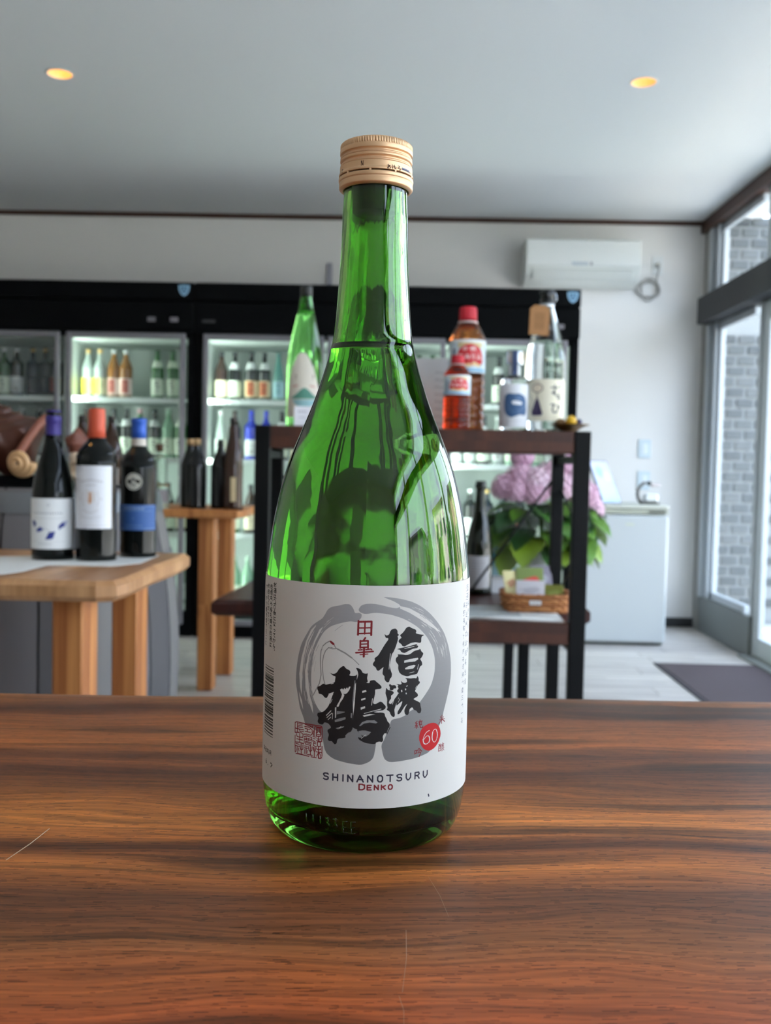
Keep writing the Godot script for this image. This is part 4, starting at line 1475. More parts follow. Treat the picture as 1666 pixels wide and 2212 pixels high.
func make_shelf_goods() -> void:
	var top := 1.108
	# the big green bottle
	var a := thing("large_bottle", "tall green glass bottle with cream mountain-shaped label, left on the rack top", "bottle", Vector3(-0.29, top, -2.84))
	var pa := smooth(mm([0, 10, 30, 6, 44, 1, 48, 0, 51.5, 4, 52.5, 12, 52.5, 150, 51, 185, 46, 225, 38, 268, 28, 312, 20.5, 345, 17, 368, 15.5, 388, 15.2, 400]), 3)
	obj("glass", lathe(solid_glass(pa, 0.325), 64), glass(Color(0.30, 0.78, 0.20).linear_to_srgb(), 1.36), a)
	obj("cap", lathe(mm([15.4, 378, 17, 379, 17, 404, 15.5, 407, 0, 407.5]), 32), mat(srgb(34, 38, 34), 0.4), a)
	var p := Print.new(300, 360, srgb(226, 220, 204))
	p.fill(srgb(90, 150, 130), [40, 262, 90, 240, 128, 212, 152, 200, 178, 212, 210, 238, 264, 262], true)
	p.fill(srgb(150, 196, 200), [64, 266, 240, 266, 224, 286, 196, 302, 150, 310, 110, 302, 82, 286])
	for x in [88, 208]:
		p.line(srgb(130, 110, 90), 4, [x, 138, x + 8, 138])
		p.line(srgb(130, 110, 90), 4, [x + 4, 130, x + 4, 156])
	p.line(srgb(206, 150, 136), 7, [66, 196, 104, 190])
	p.line(srgb(206, 150, 136), 7, [190, 190, 226, 196])
	# a label cut to a mountain shape
	var hill := begin()
	hill.set_smooth_group(0)
	for i in 40:
		for j in 8:
			for s in [0.0006, 0.0003]:
				var order := [[0, 0], [0, 1], [1, 0], [1, 0], [0, 1], [1, 1]] if s > 0.0004 else [[0, 0], [1, 0], [0, 1], [1, 0], [1, 1], [0, 1]]
				for q in order:
					var u: float = (i + q[0]) / 40.0
					var v: float = (j + q[1]) / 8.0
					var peak := 0.1 + 0.112 * exp(-pow(absf(u - 0.44) / 0.36, 2.4))
					var h := lerpf(0.028, peak - 0.05 * pow(absf(u - 0.5) * 2, 4), v)
					var ang := lerpf(-1.25, 1.15, u) + 0.12
					var r: float = radius_at(pa, h) + s
					hill.set_uv(Vector2(u, 1.0 - (h - 0.028) / 0.19))
					hill.add_vertex(Vector3(r * sin(ang), h, r * cos(ang)))
	obj("label", done(hill), printed(p.texture()), a)
	var card := thing("price_card", "small white price card leaning on the tall green bottle", "card", Vector3(-0.285, top, -2.735), 0.1)
	var pc := Print.new(96, 120, srgb(232, 232, 238))
	for i in 4:
		pc.line(srgb(130, 130, 140), 3, [22 + i * 14, 28, 30 + i * 14, 28, 26 + i * 14, 38])
		pc.line(srgb(140, 140, 150), 3, [30 + i * 11, 66, 36 + i * 11, 70])
	var face := obj("sheet", box(Vector3(0.046, 0.056, 0.0012), 0.0004), M.label_white, card, Vector3(0, 0.028, 0), Vector3(-0.12, 0, 0))
	print_on(face, pc, 0.044, 0.054, 0.0008)
	# the paper notice
	var note := thing("paper_notice", "white printed paper notice standing on the rack behind the red-capped bottles", "notice", Vector3(0.125, top, -2.98), -0.05)
	var pn := Print.new(160, 260, srgb(226, 226, 230))
	rng.seed = 4
	for i in 8:
		var l := rng.randf_range(30, 78)
		for k in int(l / 9):
			pn.line(srgb(120, 120, 128), 2.2, [78 + k * 9, 50 + i * 26, 83 + k * 9, 48 + i * 26 + (k % 3) * 2])
	var sheet := obj("sheet", box(Vector3(0.17, 0.225, 0.0015), 0.0004), M.label_white, note, Vector3(-0.03, 0.112, 0), Vector3(-0.08, 0, 0))
	print_on(sheet, pn, 0.168, 0.222, 0.0009)
	# red-capped seasoning bottles
	pet("large", "large red-capped plastic bottle of amber seasoning at the back of the rack top", Vector3(0.178, top, -2.84), 1.0)
	pet("small", "small red-capped plastic bottle of red-orange seasoning in front of the large one", Vector3(0.146, top, -2.745), 0.58)
	gin(top)
	clear_large(top)
	dish(top)
	bench_things()


func print_on(o: Node3D, p: Print, w: float, h: float, z: float) -> void:
	var q := QuadMesh.new()
	q.size = Vector2(w, h)
	obj("print", q, printed(p.texture()), o, Vector3(0, 0, z))


func pet(size: String, label: String, at: Vector3, f: float) -> void:
	var t := thing("seasoning_bottle", label, "bottle", at, 0.12, "red-capped seasoning bottles on the rack")
	var wide := 0.0525 if f == 1.0 else 0.0375
	var tall := 0.352 if f == 1.0 else 0.204
	var prof := []
	for q in [[0.0, 0.02], [0.7, 0.0], [0.95, 0.012], [1.0, 0.03], [1.0, 0.07], [0.93, 0.085], [1.0, 0.1], [1.0, 0.14], [0.93, 0.155], [1.0, 0.17], [1.0, 0.21], [0.93, 0.225], [1.0, 0.24], [1.0, 0.28], [0.93, 0.295], [1.0, 0.31], [1.0, 0.35], [0.93, 0.365], [1.0, 0.38], [1.0, 0.42], [0.9, 0.44], [1.0, 0.46], [1.0, 0.72], [0.97, 0.755], [0.62, 0.855], [0.42, 0.885], [0.4, 0.94]]:
		prof.append(Vector2(q[0] * wide, q[1] * tall))
	if f != 1.0:
		for i in range(5, 19):
			prof[i].x = lerpf(prof[i].x, wide, 0.4)
	prof = smooth(prof, 2)
	var c := Color(0.5, 0.14, 0.035) if f == 1.0 else Color(0.92, 0.16, 0.05)
	obj("bottle", lathe(solid_glass(prof, tall * 0.82, 0.0012), 56), glass(c.linear_to_srgb(), 1.34), t)
	var ribs := func(a: float, k: int) -> float:
		return 0.0004 * signf(sin(a * 40)) if k > 0 and k < 4 else 0.0
	obj("cap", lathe([Vector2(0.46 * wide, 0.9 * tall), Vector2(0.48 * wide, 0.902 * tall), Vector2(0.48 * wide, 0.94 * tall), Vector2(0.46 * wide, 0.995 * tall), Vector2(0.42 * wide, 1.008 * tall), Vector2(0, 1.01 * tall)], 160, ribs), mat(srgb(204, 26, 48), 0.4), t)
	obj("collar", lathe([Vector2(0.42 * wide, 0.875 * tall), Vector2(0.54 * wide, 0.877 * tall), Vector2(0.54 * wide, 0.89 * tall), Vector2(0.42 * wide, 0.892 * tall)], 32), mat(srgb(226, 196, 190), 0.4), t)
	var key := "pet_print"
	if not M.has(key):
		var p := Print.new(480, 160, srgb(206, 222, 232))
		p.rect(srgb(226, 232, 232), 0, 0, 480, 14)
		p.rect(srgb(214, 200, 150), 186, 14, 110, 24)
		p.rect(srgb(120, 176, 210), 0, 140, 480, 14)
		p.rect(srgb(60, 84, 130), 160, 44, 12, 90)
		p.fill(srgb(200, 32, 40), [180, 112, 182, 74, 194, 44, 214, 26, 240, 20, 266, 26, 286, 44, 298, 74, 300, 112, 284, 124, 240, 128, 196, 124], true)
		for q in [[206, 118, 12, 9], [232, 124, 13, 9], [258, 118, 12, 10], [276, 124, 10, 8]]:
			p.oval(srgb(226, 196, 140), q[0], q[1], q[2], q[3])
		var w := srgb(240, 232, 230)
		p.glyph(GLYPH["戸"], w, 204, 32, 26, 24, 3)
		p.glyph(GLYPH["根"], w, 236, 32, 28, 24, 2.6)
		p.glyph(GLYPH["本"], w, 184, 66, 26, 30, 3.4)
		p.glyph(GLYPH["み"], w, 212, 66, 26, 30, 3.4)
		p.glyph(GLYPH["り"], w, 240, 66, 22, 30, 3.4)
		p.glyph(GLYPH["ん"], w, 266, 66, 28, 30, 3.4)
		for i in 9:
			p.line(srgb(90, 100, 110), 1.6, [310, 30 + i * 11, 350, 30 + i * 11])
		M[key] = printed(p.texture(), 0.4)
	obj("label", paper_round([Vector2(wide, 0), Vector2(wide, tall)], -PI, PI, tall * 0.465, tall * 0.73, 0.0003, 0.0002, 48, 2), M[key], t)


func gin(top: float) -> void:
	var t := thing("gin_bottle", "short clear round bottle with white label of a blue brushed blotch", "bottle", Vector3(0.311, top, -2.8))
	var w := 0.0405
	var prof := smooth(mm([0, 8, 30, 6, 36, 0, 40, 3, 40.5, 10, 40.5, 138, 39, 146, 32, 150, 20, 154, 16.5, 160, 16, 196]), 3)
	obj("glass", lathe(solid_glass(prof, 0.15), 56), glass(Color(0.97, 0.985, 0.98), 1.36), t)
	obj("stopper", lathe(mm([15, 188, 24, 188.5, 25, 190, 25, 224, 24, 227, 0, 227.5]), 40), mat(srgb(190, 196, 202), 0.25, 0.7), t)
	obj("neck_sleeve", lathe(mm([16.6, 158, 17, 158.5, 17, 188, 16.6, 188.4]), 32), mat(srgb(222, 228, 230), 0.3), t)
	obj("paper_strip", box(Vector3(0.015, 0.07, 0.0008), 0.0003), mat(srgb(38, 60, 100), 0.5), t, Vector3(-0.002, 0.192, 0.0258))
	var p := Print.new(256, 256, srgb(222, 226, 232))
	var blue := srgb(56, 92, 134)
	p.fill(blue, [64, 70, 84, 54, 120, 60, 150, 56, 184, 68, 202, 92, 204, 130, 208, 164, 192, 188, 160, 180, 132, 190, 104, 200, 78, 186, 62, 160, 58, 116], true)
	rng.seed = 12
	for i in 36:
		var a := rng.randf() * TAU
		p.line(blue.lerp(srgb(110, 140, 176), rng.randf()), 2.4, [132 + cos(a) * rng.randf_range(30, 60), 124 + sin(a) * rng.randf_range(26, 56), 132 + cos(a + 0.4) * rng.randf_range(40, 66), 124 + sin(a + 0.4) * rng.randf_range(36, 60)])
	p.fill(srgb(224, 228, 234), [106, 104, 120, 98, 158, 102, 172, 112, 166, 124, 128, 122, 108, 118], true)
	for i in 8:
		p.line(srgb(170, 176, 186), 2, [84 + i * 12, 216, 92 + i * 12, 218])
	obj("label", paper_round(prof, -1.5, 1.5, 0.01, 0.132, 0.0004, 0.0002, 40, 2), printed(p.texture()), t)


func clear_large(top: float) -> void:
	var t := thing("large_bottle", "tall clear glass bottle with cream hand-drawn label and brown neck tag", "bottle", Vector3(0.402, top, -2.83))
	var prof := smooth(mm([0, 10, 40, 5, 50, 0, 56, 4, 57, 12, 57, 180, 55, 215, 47, 258, 36, 300, 26, 335, 19, 358, 16, 372, 15.5, 384]), 3)
	obj("glass", lathe(solid_glass(prof, 0.25), 64), glass(Color(0.965, 0.985, 0.975), 1.36), t)
	obj("stopper", lathe(smooth(mm([15, 366, 20, 366.5, 21, 372, 20, 377, 17.5, 379, 19, 381, 20.5, 386, 20.5, 400, 17, 406, 0, 407]), 2), 40), mat(srgb(18, 20, 22), 0.15), t)
	obj("wire_clasp", tube([Vector3(0.021, 0.372, 0.004), Vector3(0.026, 0.38, 0.004), Vector3(0.024, 0.395, 0.0), Vector3(0.021, 0.4, 0.0)], 0.0022, 8), mat(srgb(200, 206, 212), 0.2, 0.9), t)
	obj("collar", lathe(mm([15.6, 355, 20, 356, 21.5, 361, 20, 366, 15.6, 367]), 40), mat(srgb(206, 212, 216), 0.1, 0.6), t)
	var tagg := obj("neck_tag", neck_tag(), wooden(wood(90, srgb(150, 104, 62), srgb(190, 142, 92), 22.0, 0.4, 0, 128, 128), 0.7, Vector3(14, 9, 14)), t, Vector3(-0.028, 0.31, 0.058), Vector3(-0.2, 0, -0.06))
	var tp := Print.new(96, 150, srgb(172, 124, 78))
	for i in 9:
		tp.line(srgb(120, 84, 48), 2.2, [24 + i * 6, 24, 23 + i * 6, 130])
	print_on(tagg, tp, 0.05, 0.072, 0.0013)
	var p := Print.new(300, 250, srgb(226, 222, 200))
	var k := srgb(56, 52, 62)
	p.oval(srgb(96, 84, 74), 92, 54, 34, 28)
	p.oval(srgb(222, 212, 190), 92, 54, 29, 23)
	p.line(srgb(90, 80, 72), 4, [92, 80, 92, 110])
	p.fill(srgb(52, 42, 78), [92, 104, 106, 138, 126, 206, 118, 218, 66, 218, 58, 206, 78, 140])
	p.line(srgb(120, 110, 140), 3, [92, 140, 86, 200])
	p.line(k, 4, [66, 120, 54, 170, 62, 196])
	p.line(k, 3, [52, 96, 58, 104, 52, 120])
	p.glyph(GLYPH["む"], k, 168, 22, 74, 78, 8)
	p.glyph("0373,4148", k, 206, 96, 44, 40, 7)
	p.glyph(GLYPH["ひ"], k, 162, 134, 74, 66, 9)
	obj("label", paper_round(prof, -1.3, 1.3, 0.03, 0.148, 0.0005, 0.0002, 40, 3), printed(p.texture()), t)


func neck_tag() -> ArrayMesh:
	var o := PackedVector2Array([Vector2(-0.028, 0.042), Vector2(0.028, 0.042), Vector2(0.028, -0.034), Vector2(0.016, -0.046), Vector2(-0.016, -0.046), Vector2(-0.028, -0.034)])
	var st := begin()
	st.append_from(slab(o, -0.001, 0.001, 0.0004), 0, Transform3D(Basis(Vector3(1, 0, 0), PI / 2), Vector3.ZERO))
	return st.commit()


func dish(top: float) -> void:
	var t := thing("saucer", "small shallow bronze saucer at the right end of the rack top", "dish", Vector3(0.467, top, -2.78))
	obj("bowl", lathe(smooth(mm([0, 1, 18, 0, 22, 3, 38, 13, 56, 20, 57, 21.5, 38, 16, 22, 7, 0, 5]), 2), 40), mat(srgb(112, 84, 44), 0.3, 0.5), t)
	var f := thing("sake_cup", "upturned brown cup lying in the bronze saucer", "cup", Vector3(0.446, top + 0.012, -2.782))
	obj("cup", lathe(smooth(mm([20, 0, 20, 8, 15, 18, 8, 25, 0, 26]), 3), 28), mat(srgb(110, 80, 40), 0.35), f, Vector3.ZERO, Vector3(0, 0, 0.25))
	var y := thing("yellow_ball", "small yellow fruit-shaped ornament in the bronze saucer", "ornament", Vector3(0.468, top + 0.018, -2.755))
	obj("ball", lathe(smooth(mm([0, -15, 8, -14, 15, -4, 14, 6, 8, 14, 0, 15.5]), 3), 28), mat(srgb(222, 176, 40), 0.4), y, Vector3(0, 0.012, 0))
	obj("tip", lathe(mm([0, 14, 2.5, 14.5, 2, 17, 0, 18]), 10), mat(srgb(120, 110, 40), 0.6), y, Vector3(0, 0.012, 0))
	var v := thing("purple_ball", "small blue-violet ornament beside the yellow one in the saucer", "ornament", Vector3(0.492, top + 0.02, -2.765))
	obj("ball", lathe(smooth(mm([0, -8, 6, -7, 9, 0, 7, 7, 0, 9]), 3), 20), mat(srgb(70, 66, 104), 0.4), v, Vector3(0, 0.008, 0))
	obj("tip", lathe(mm([0, 8, 1.6, 8.5, 1.2, 11, 0, 12]), 8), mat(srgb(90, 90, 70), 0.6), v, Vector3(0, 0.008, 0))


func bench_things() -> void:
	# the dark bottle on the bench
	var t := thing("sparkling_bottle", "tall dark green bottle with grey-white label, standing on the low bench", "bottle", Vector3(0.27, 0.567, -3.38))
	t.scale = Vector3.ONE * 1.05
	var prof := smooth(mm([0, 20, 30, 8, 38, 0, 43, 3, 44, 12, 44, 150, 42, 178, 33, 222, 23, 262, 18, 300, 16, 330, 15.5, 345, 18.5, 348, 18.5, 360, 16, 363, 16, 372, 0, 372]), 3)
	var m := mat(srgb(20, 26, 18), 0.08)
	obj("glass", lathe(prof, 48), m, t)
	var p := Print.new(128, 160, srgb(176, 174, 176))
	for i in 8:
		p.line(srgb(140, 138, 142), 2, [24, 30 + i * 14, 100, 30 + i * 14 - (i % 2) * 2])
	obj("label", paper_round(prof, -1.1, 0.75, 0.022, 0.128, 0.0005, 0.0002, 24, 2), printed(p.texture()), t)
	# potted flowers
	var pot := thing("potted_hydrangea", "potted plant with broad green leaves and pink hydrangea blooms behind the rack", "plant", Vector3(0.52, 0.567, -3.62))
	pot.scale = Vector3.ONE * 1.055
	obj("pot", lathe(smooth(mm([0, 0, 60, 0, 66, 6, 80, 118, 86, 122, 88, 130, 84, 134, 80, 128, 74, 112, 0, 108]), 2), 40), mat(srgb(226, 230, 234), 0.4), pot)
	obj("soil", lathe(mm([0, 110, 76, 110, 76, 116, 0, 118]), 24), mat(srgb(60, 44, 34), 0.9), pot)
	var greens := []
	for c in [[44, 92, 30], [58, 112, 34], [86, 132, 34], [128, 160, 36], [36, 78, 34]]:
		var gm := mat(srgb(c[0], c[1], c[2]), 0.5)
		gm.backlight_enabled = true
		gm.backlight = Color(0.35, 0.35, 0.35)
		gm.cull_mode = BaseMaterial3D.CULL_DISABLED
		greens.append(gm)
	rng.seed = 23
	var leaf := leaf_mesh()
	var stems := begin()
	for i in 84:
		var a := rng.randf() * TAU
		var e := rng.randf_range(-0.55, 0.95)
		var d := Vector3(cos(a) * cos(e), sin(e), sin(a) * cos(e))
		var r := rng.randf_range(0.78, 1.0)
		var c := Vector3(0, 0.21, 0) + Vector3(d.x * 0.15, d.y * 0.12, d.z * 0.13) * r
		var out := Vector3(d.x, d.y * 0.4 - 0.35, d.z).normalized()
		var side := out.cross(d if absf(out.dot(d)) < 0.95 else Vector3.UP).normalized()
		var up := side.cross(out).normalized()
		if up.dot(d) < 0:
			up = -up
			side = -side
		var lf := obj("leaf", leaf, greens[3 if (d.y < -0.2 and rng.randf() < 0.75) or (d.x > 0.75 and rng.randf() < 0.6) else rng.randi() % 3 if rng.randf() < 0.7 else 4], pot)
		lf.transform = Transform3D(Basis(side, up, -out) * rng.randf_range(1.05, 1.55), c)
	for q in [[0.0, 0.24, 0.0], [0.06, 0.27, 0.04], [-0.07, 0.27, 0.03], [0.12, 0.2, 0.0], [-0.02, 0.4, -0.01]]:
		tube_in(stems, [Vector3(0, 0.11, 0), Vector3(q[0] * 0.4, q[1] * 0.6, q[2] * 0.4), Vector3(q[0], q[1], q[2])], 0.004, 6)
	obj("stem", done(stems), greens[1], pot)
	var pinks := []
	for c in [[232, 196, 214], [238, 210, 224], [218, 176, 198]]:
		var pm := mat(srgb(c[0], c[1], c[2]), 0.7)
		pm.backlight_enabled = true
		pm.backlight = Color(0.3, 0.3, 0.3)
		pm.cull_mode = BaseMaterial3D.CULL_DISABLED
		pinks.append(pm)
	var floret := floret_mesh()
	var heads := [[-0.135, 0.345, 0.05, 0.05], [-0.085, 0.375, 0.05, 0.056], [-0.03, 0.365, 0.07, 0.056], [0.02, 0.385, 0.05, 0.056], [0.065, 0.405, 0.03, 0.058], [0.095, 0.36, 0.06, 0.056], [0.135, 0.325, 0.04, 0.052], [0.165, 0.275, 0.03, 0.042], [-0.04, 0.33, 0.09, 0.046], [-0.075, 0.455, 0.0, 0.04], [0.05, 0.35, 0.09, 0.05], [-0.1, 0.335, 0.08, 0.045]]
	for hd in heads:
		var st := begin()
		for i in 70:
			var z := 1.0 - 1.6 * (i + 0.5) / 70.0
			var ph := i * 2.39996
			var d := Vector3(cos(ph) * sqrt(1 - z * z), z, sin(ph) * sqrt(1 - z * z))
			var x := d.cross(Vector3(0.3, 0.9, 0.2)).normalized()
			var b := Basis(x, d, x.cross(d)) * Basis(Vector3.UP, rng.randf() * TAU)
			st.append_from(floret, 0, Transform3D(b, d * hd[3] * rng.randf_range(0.9, 1.05)))
		var bl := obj("bloom", st.commit(), pinks[rng.randi() % 3], pot, Vector3(hd[0], hd[1], hd[2]))
		obj("bloom_core", lathe(smooth(mm([0, -800, 700, -500, 850, 0, 600, 600, 0, 850]), 2), 16), pinks[2], bl).scale = Vector3.ONE * hd[3]
	# the wicker basket on the lower board
	var k := thing("wicker_basket", "brown woven wicker basket of leaflets on the rack's lower board", "basket", Vector3(0.408, 0.575, -2.95))
	var tan_ := [mat(srgb(178, 116, 66), 0.6), mat(srgb(198, 138, 84), 0.6), mat(srgb(160, 100, 56), 0.6)]
	var n := 30
	for row in 7:
		var pts := []
		for i in n * 4 + 1:
			var a := TAU * i / (n * 4)
			var rx := 0.092 + row * 0.0015
			var rz := 0.07 + row * 0.0015
			var wv := 0.0035 * sin(a * n / 2.0 + (PI if row % 2 else 0.0))
			var e := 0.5
			var cx := signf(cos(a)) * pow(absf(cos(a)), e)
			var cz := signf(sin(a)) * pow(absf(sin(a)), e)
			pts.append(Vector3(cx * (rx + wv), 0.008 + row * 0.0075, cz * (rz + wv)))
		obj("strand", tube(pts, 0.0045, 6), tan_[row % 3], k)
	for i in n:
		var a := TAU * (i + 0.5) / n
		var cx := signf(cos(a)) * pow(absf(cos(a)), 0.5)
		var cz := signf(sin(a)) * pow(absf(sin(a)), 0.5)
		obj("stake", tube([Vector3(cx * 0.092, 0.002, cz * 0.07), Vector3(cx * 0.103, 0.06, cz * 0.081)], 0.0028, 6), tan_[2], k)
	obj("basket_floor", box(Vector3(0.178, 0.006, 0.136), 0.002), tan_[2], k, Vector3(0, 0.004, 0))
	var tagm := obj("price_tag", box(Vector3(0.034, 0.013, 0.001), 0.0003), M.label_white, k, Vector3(-0.01, 0.034, 0.0835))
	var tp := Print.new(64, 24, srgb(230, 230, 228))
	tp.line(srgb(150, 110, 100), 2.5, [8, 12, 20, 8, 26, 16])
	tp.line(srgb(130, 120, 120), 2.5, [32, 8, 40, 16, 54, 10])
	print_on(tagm, tp, 0.032, 0.012, 0.0007)
	var cards := [["green leaflet with a red picture, tallest in the wicker basket", [120, 138, 66], [212, 66, 50], Vector3(0.40, 0.584, -2.975), 0.15, 0.12, 0.085], ["white leaflet at the front of the wicker basket", [232, 232, 238], [206, 206, 214], Vector3(0.39, 0.584, -2.925), -0.12, 0.085, 0.085], ["grey-violet leaflet behind the green one in the basket", [122, 116, 130], [150, 150, 160], Vector3(0.44, 0.584, -2.992), 0.3, 0.125, 0.07], ["pale yellow leaflet at the left of the basket", [206, 196, 140], [170, 120, 80], Vector3(0.345, 0.584, -2.965), 0.5, 0.11, 0.05], ["olive leaflet leaning low at the right of the basket", [128, 132, 52], [150, 160, 80], Vector3(0.462, 0.584, -2.95), -0.2, 0.07, 0.06]]
	for c in cards:
		var o := thing("leaflet", c[0], "leaflet", c[3], c[4], "leaflets in the wicker basket")
		var sh := obj("sheet", box(Vector3(c[6], c[5], 0.002), 0.0005), mat(srgb(c[1][0], c[1][1], c[1][2]), 0.5), o, Vector3(0, c[5] * 0.48, -0.012), Vector3(-0.28, 0, 0))
		var lp := Print.new(96, 128, srgb(c[1][0], c[1][1], c[1][2]))
		var c2 := srgb(c[2][0], c[2][1], c[2][2])
		lp.fill(c2, [20, 40, 70, 26, 84, 44, 60, 60, 30, 62], true)
		lp.line(c2, 4, [10, 46, 40, 36])
		print_on(sh, lp, c[6] * 0.98, c[5] * 0.98, 0.0012)
	# papers
	var pr := Print.new(256, 160, srgb(176, 186, 188))
	rng.seed = 31
	for i in 26:
		pr.rect(srgb(150, 162, 166).lerp(srgb(206, 212, 212), rng.randf()), rng.randi() % 220, rng.randi() % 140, rng.randi_range(16, 50), rng.randi_range(6, 18))
	var ns := thing("newspaper", "folded grey and white newspaper lying under the wicker basket", "newspaper", Vector3(0.29, 0.575, -2.86))
	obj("sheet", slab(PackedVector2Array([Vector2(-0.2, 0.11), Vector2(0.17, 0.135), Vector2(0.18, -0.14), Vector2(-0.2, -0.15)]), 0.0, 0.003, 0.0008), M.label_white, ns)
	var pq := QuadMesh.new()
	pq.size = Vector2(0.24, 0.22)
	obj("print", pq, printed(pr.texture()), ns, Vector3(-0.06, 0.0036, -0.02), Vector3(-PI / 2, 0, 0))
	obj("rolled_edge", tube([Vector3(-0.09, 0.004, 0.122), Vector3(0.0, 0.008, 0.132), Vector3(0.1, 0.006, 0.134), Vector3(0.165, 0.004, 0.128)], [0.003, 0.006, 0.006, 0.003], 8), M.label_white, ns)
	for q in [["white sheet of printed paper covering the left half of the rack's lower board", -0.19, 0.5755, -2.86, 0.34, 0.25, 0.06], ["white sheet of printed paper on the low bench behind the green bottle", -0.1, 0.5675, -3.35, 0.5, 0.4, -0.05]]:
		var sp := thing("paper_sheet", q[0], "paper", Vector3(q[1], q[2], q[3]), q[6])
		obj("sheet", box(Vector3(q[4], 0.0016, q[5]), 0.0005), M.label_white, sp, Vector3(0, 0.0008, 0))
	var bx := thing("picture_card", "teal and white picture card standing beside the dark bottle on the bench", "card", Vector3(0.362, 0.567, -3.56), 0.15)
	var bp := Print.new(160, 200, srgb(122, 156, 166))
	bp.fill(srgb(226, 228, 230), [0, 150, 60, 140, 160, 160, 160, 200, 0, 200], true)
	bp.fill(srgb(70, 130, 160), [20, 40, 70, 20, 150, 90, 130, 130, 60, 100], true)
	bp.fill(srgb(206, 214, 214), [0, 0, 60, 0, 20, 60, 0, 80], true)
	var bs := obj("sheet", box(Vector3(0.12, 0.15, 0.003), 0.0006), M.label_white, bx, Vector3(0, 0.075, 0), Vector3(-0.12, 0, 0))
	print_on(bs, bp, 0.118, 0.147, 0.0018)
	var wb := thing("paper_box", "small white paper carton behind the wicker basket on the bench", "carton", Vector3(0.352, 0.567, -3.42), -0.1)
	obj("carton", box(Vector3(0.085, 0.05, 0.05), 0.002), mat(srgb(226, 226, 228), 0.6), wb, Vector3(0, 0.025, 0))
	obj("flap", box(Vector3(0.083, 0.0015, 0.03), 0.0005), mat(srgb(236, 236, 238), 0.6), wb, Vector3(0, 0.055, 0.03), Vector3(-0.5, 0, 0))


func leaf_mesh() -> ArrayMesh:
	# a broad toothed leaf along -z, one unit of size about nine centimetres
	var st := begin()
	st.set_smooth_group(0)
	var n := 12
	var rows := []
	for i in n + 1:
		var v := float(i) / n
		var w := 0.04 * pow(sin(PI * pow(v, 0.75)), 0.7) * (1.0 + 0.1 * (i % 2))
		if i == 0 or i == n:
			w = 0.001
		var y := -0.03 * v * v
		rows.append([Vector3(-w, y + w * 0.25, -v * 0.095), Vector3(-w * 0.5, y + w * 0.05, -v * 0.097), Vector3(0, y - 0.002, -v * 0.1), Vector3(w * 0.5, y + w * 0.05, -v * 0.097), Vector3(w, y + w * 0.25, -v * 0.095)])
	for i in n:
		for j in 4:
			var p: Array = [rows[i][j], rows[i][j + 1], rows[i + 1][j + 1], rows[i + 1][j]]
			quad(st, p[3], p[2], p[1], p[0])
	return done(st)


func floret_mesh() -> ArrayMesh:
	var st := begin()
	flat(st)
	for i in 4:
		var a := TAU * i / 4
		var d := Vector3(cos(a), 0, sin(a))
		var s := Vector3(-sin(a), 0, cos(a))
		var tip := d * 0.013 + Vector3(0, 0.002, 0)
		var l := d * 0.007 + s * 0.006 + Vector3(0, 0.003, 0)
		var r := d * 0.007 - s * 0.006 + Vector3(0, 0.003, 0)
		quad(st, Vector3.ZERO, l, tip, r)
	return done(st)


# ---------------------------------------------------------------- the sake bottle in front
const BOTTLE := Vector3(-0.0129, 0.859, -0.384)
const OUTER := [29, 1.6, 31.5, 0.4, 33, 0, 34.6, 0.4, 36.6, 2.6, 38.0, 5.8, 38.9, 9, 39.5, 12.5, 39.95, 17, 40.1, 24, 40.1, 52, 40.0, 84, 39.85, 98.5, 38.84, 108.3, 37.34, 119.5, 35.04, 130.9, 32.0, 142, 27.55, 153.4, 22.98, 164.6, 19.2, 175.9, 17.25, 182.5, 16.15, 187.3, 15.4, 191, 14.55, 199.5, 13.65, 212, 13.0, 224.5, 12.7, 237, 12.35, 246, 12.2, 252, 12.2, 262.5]


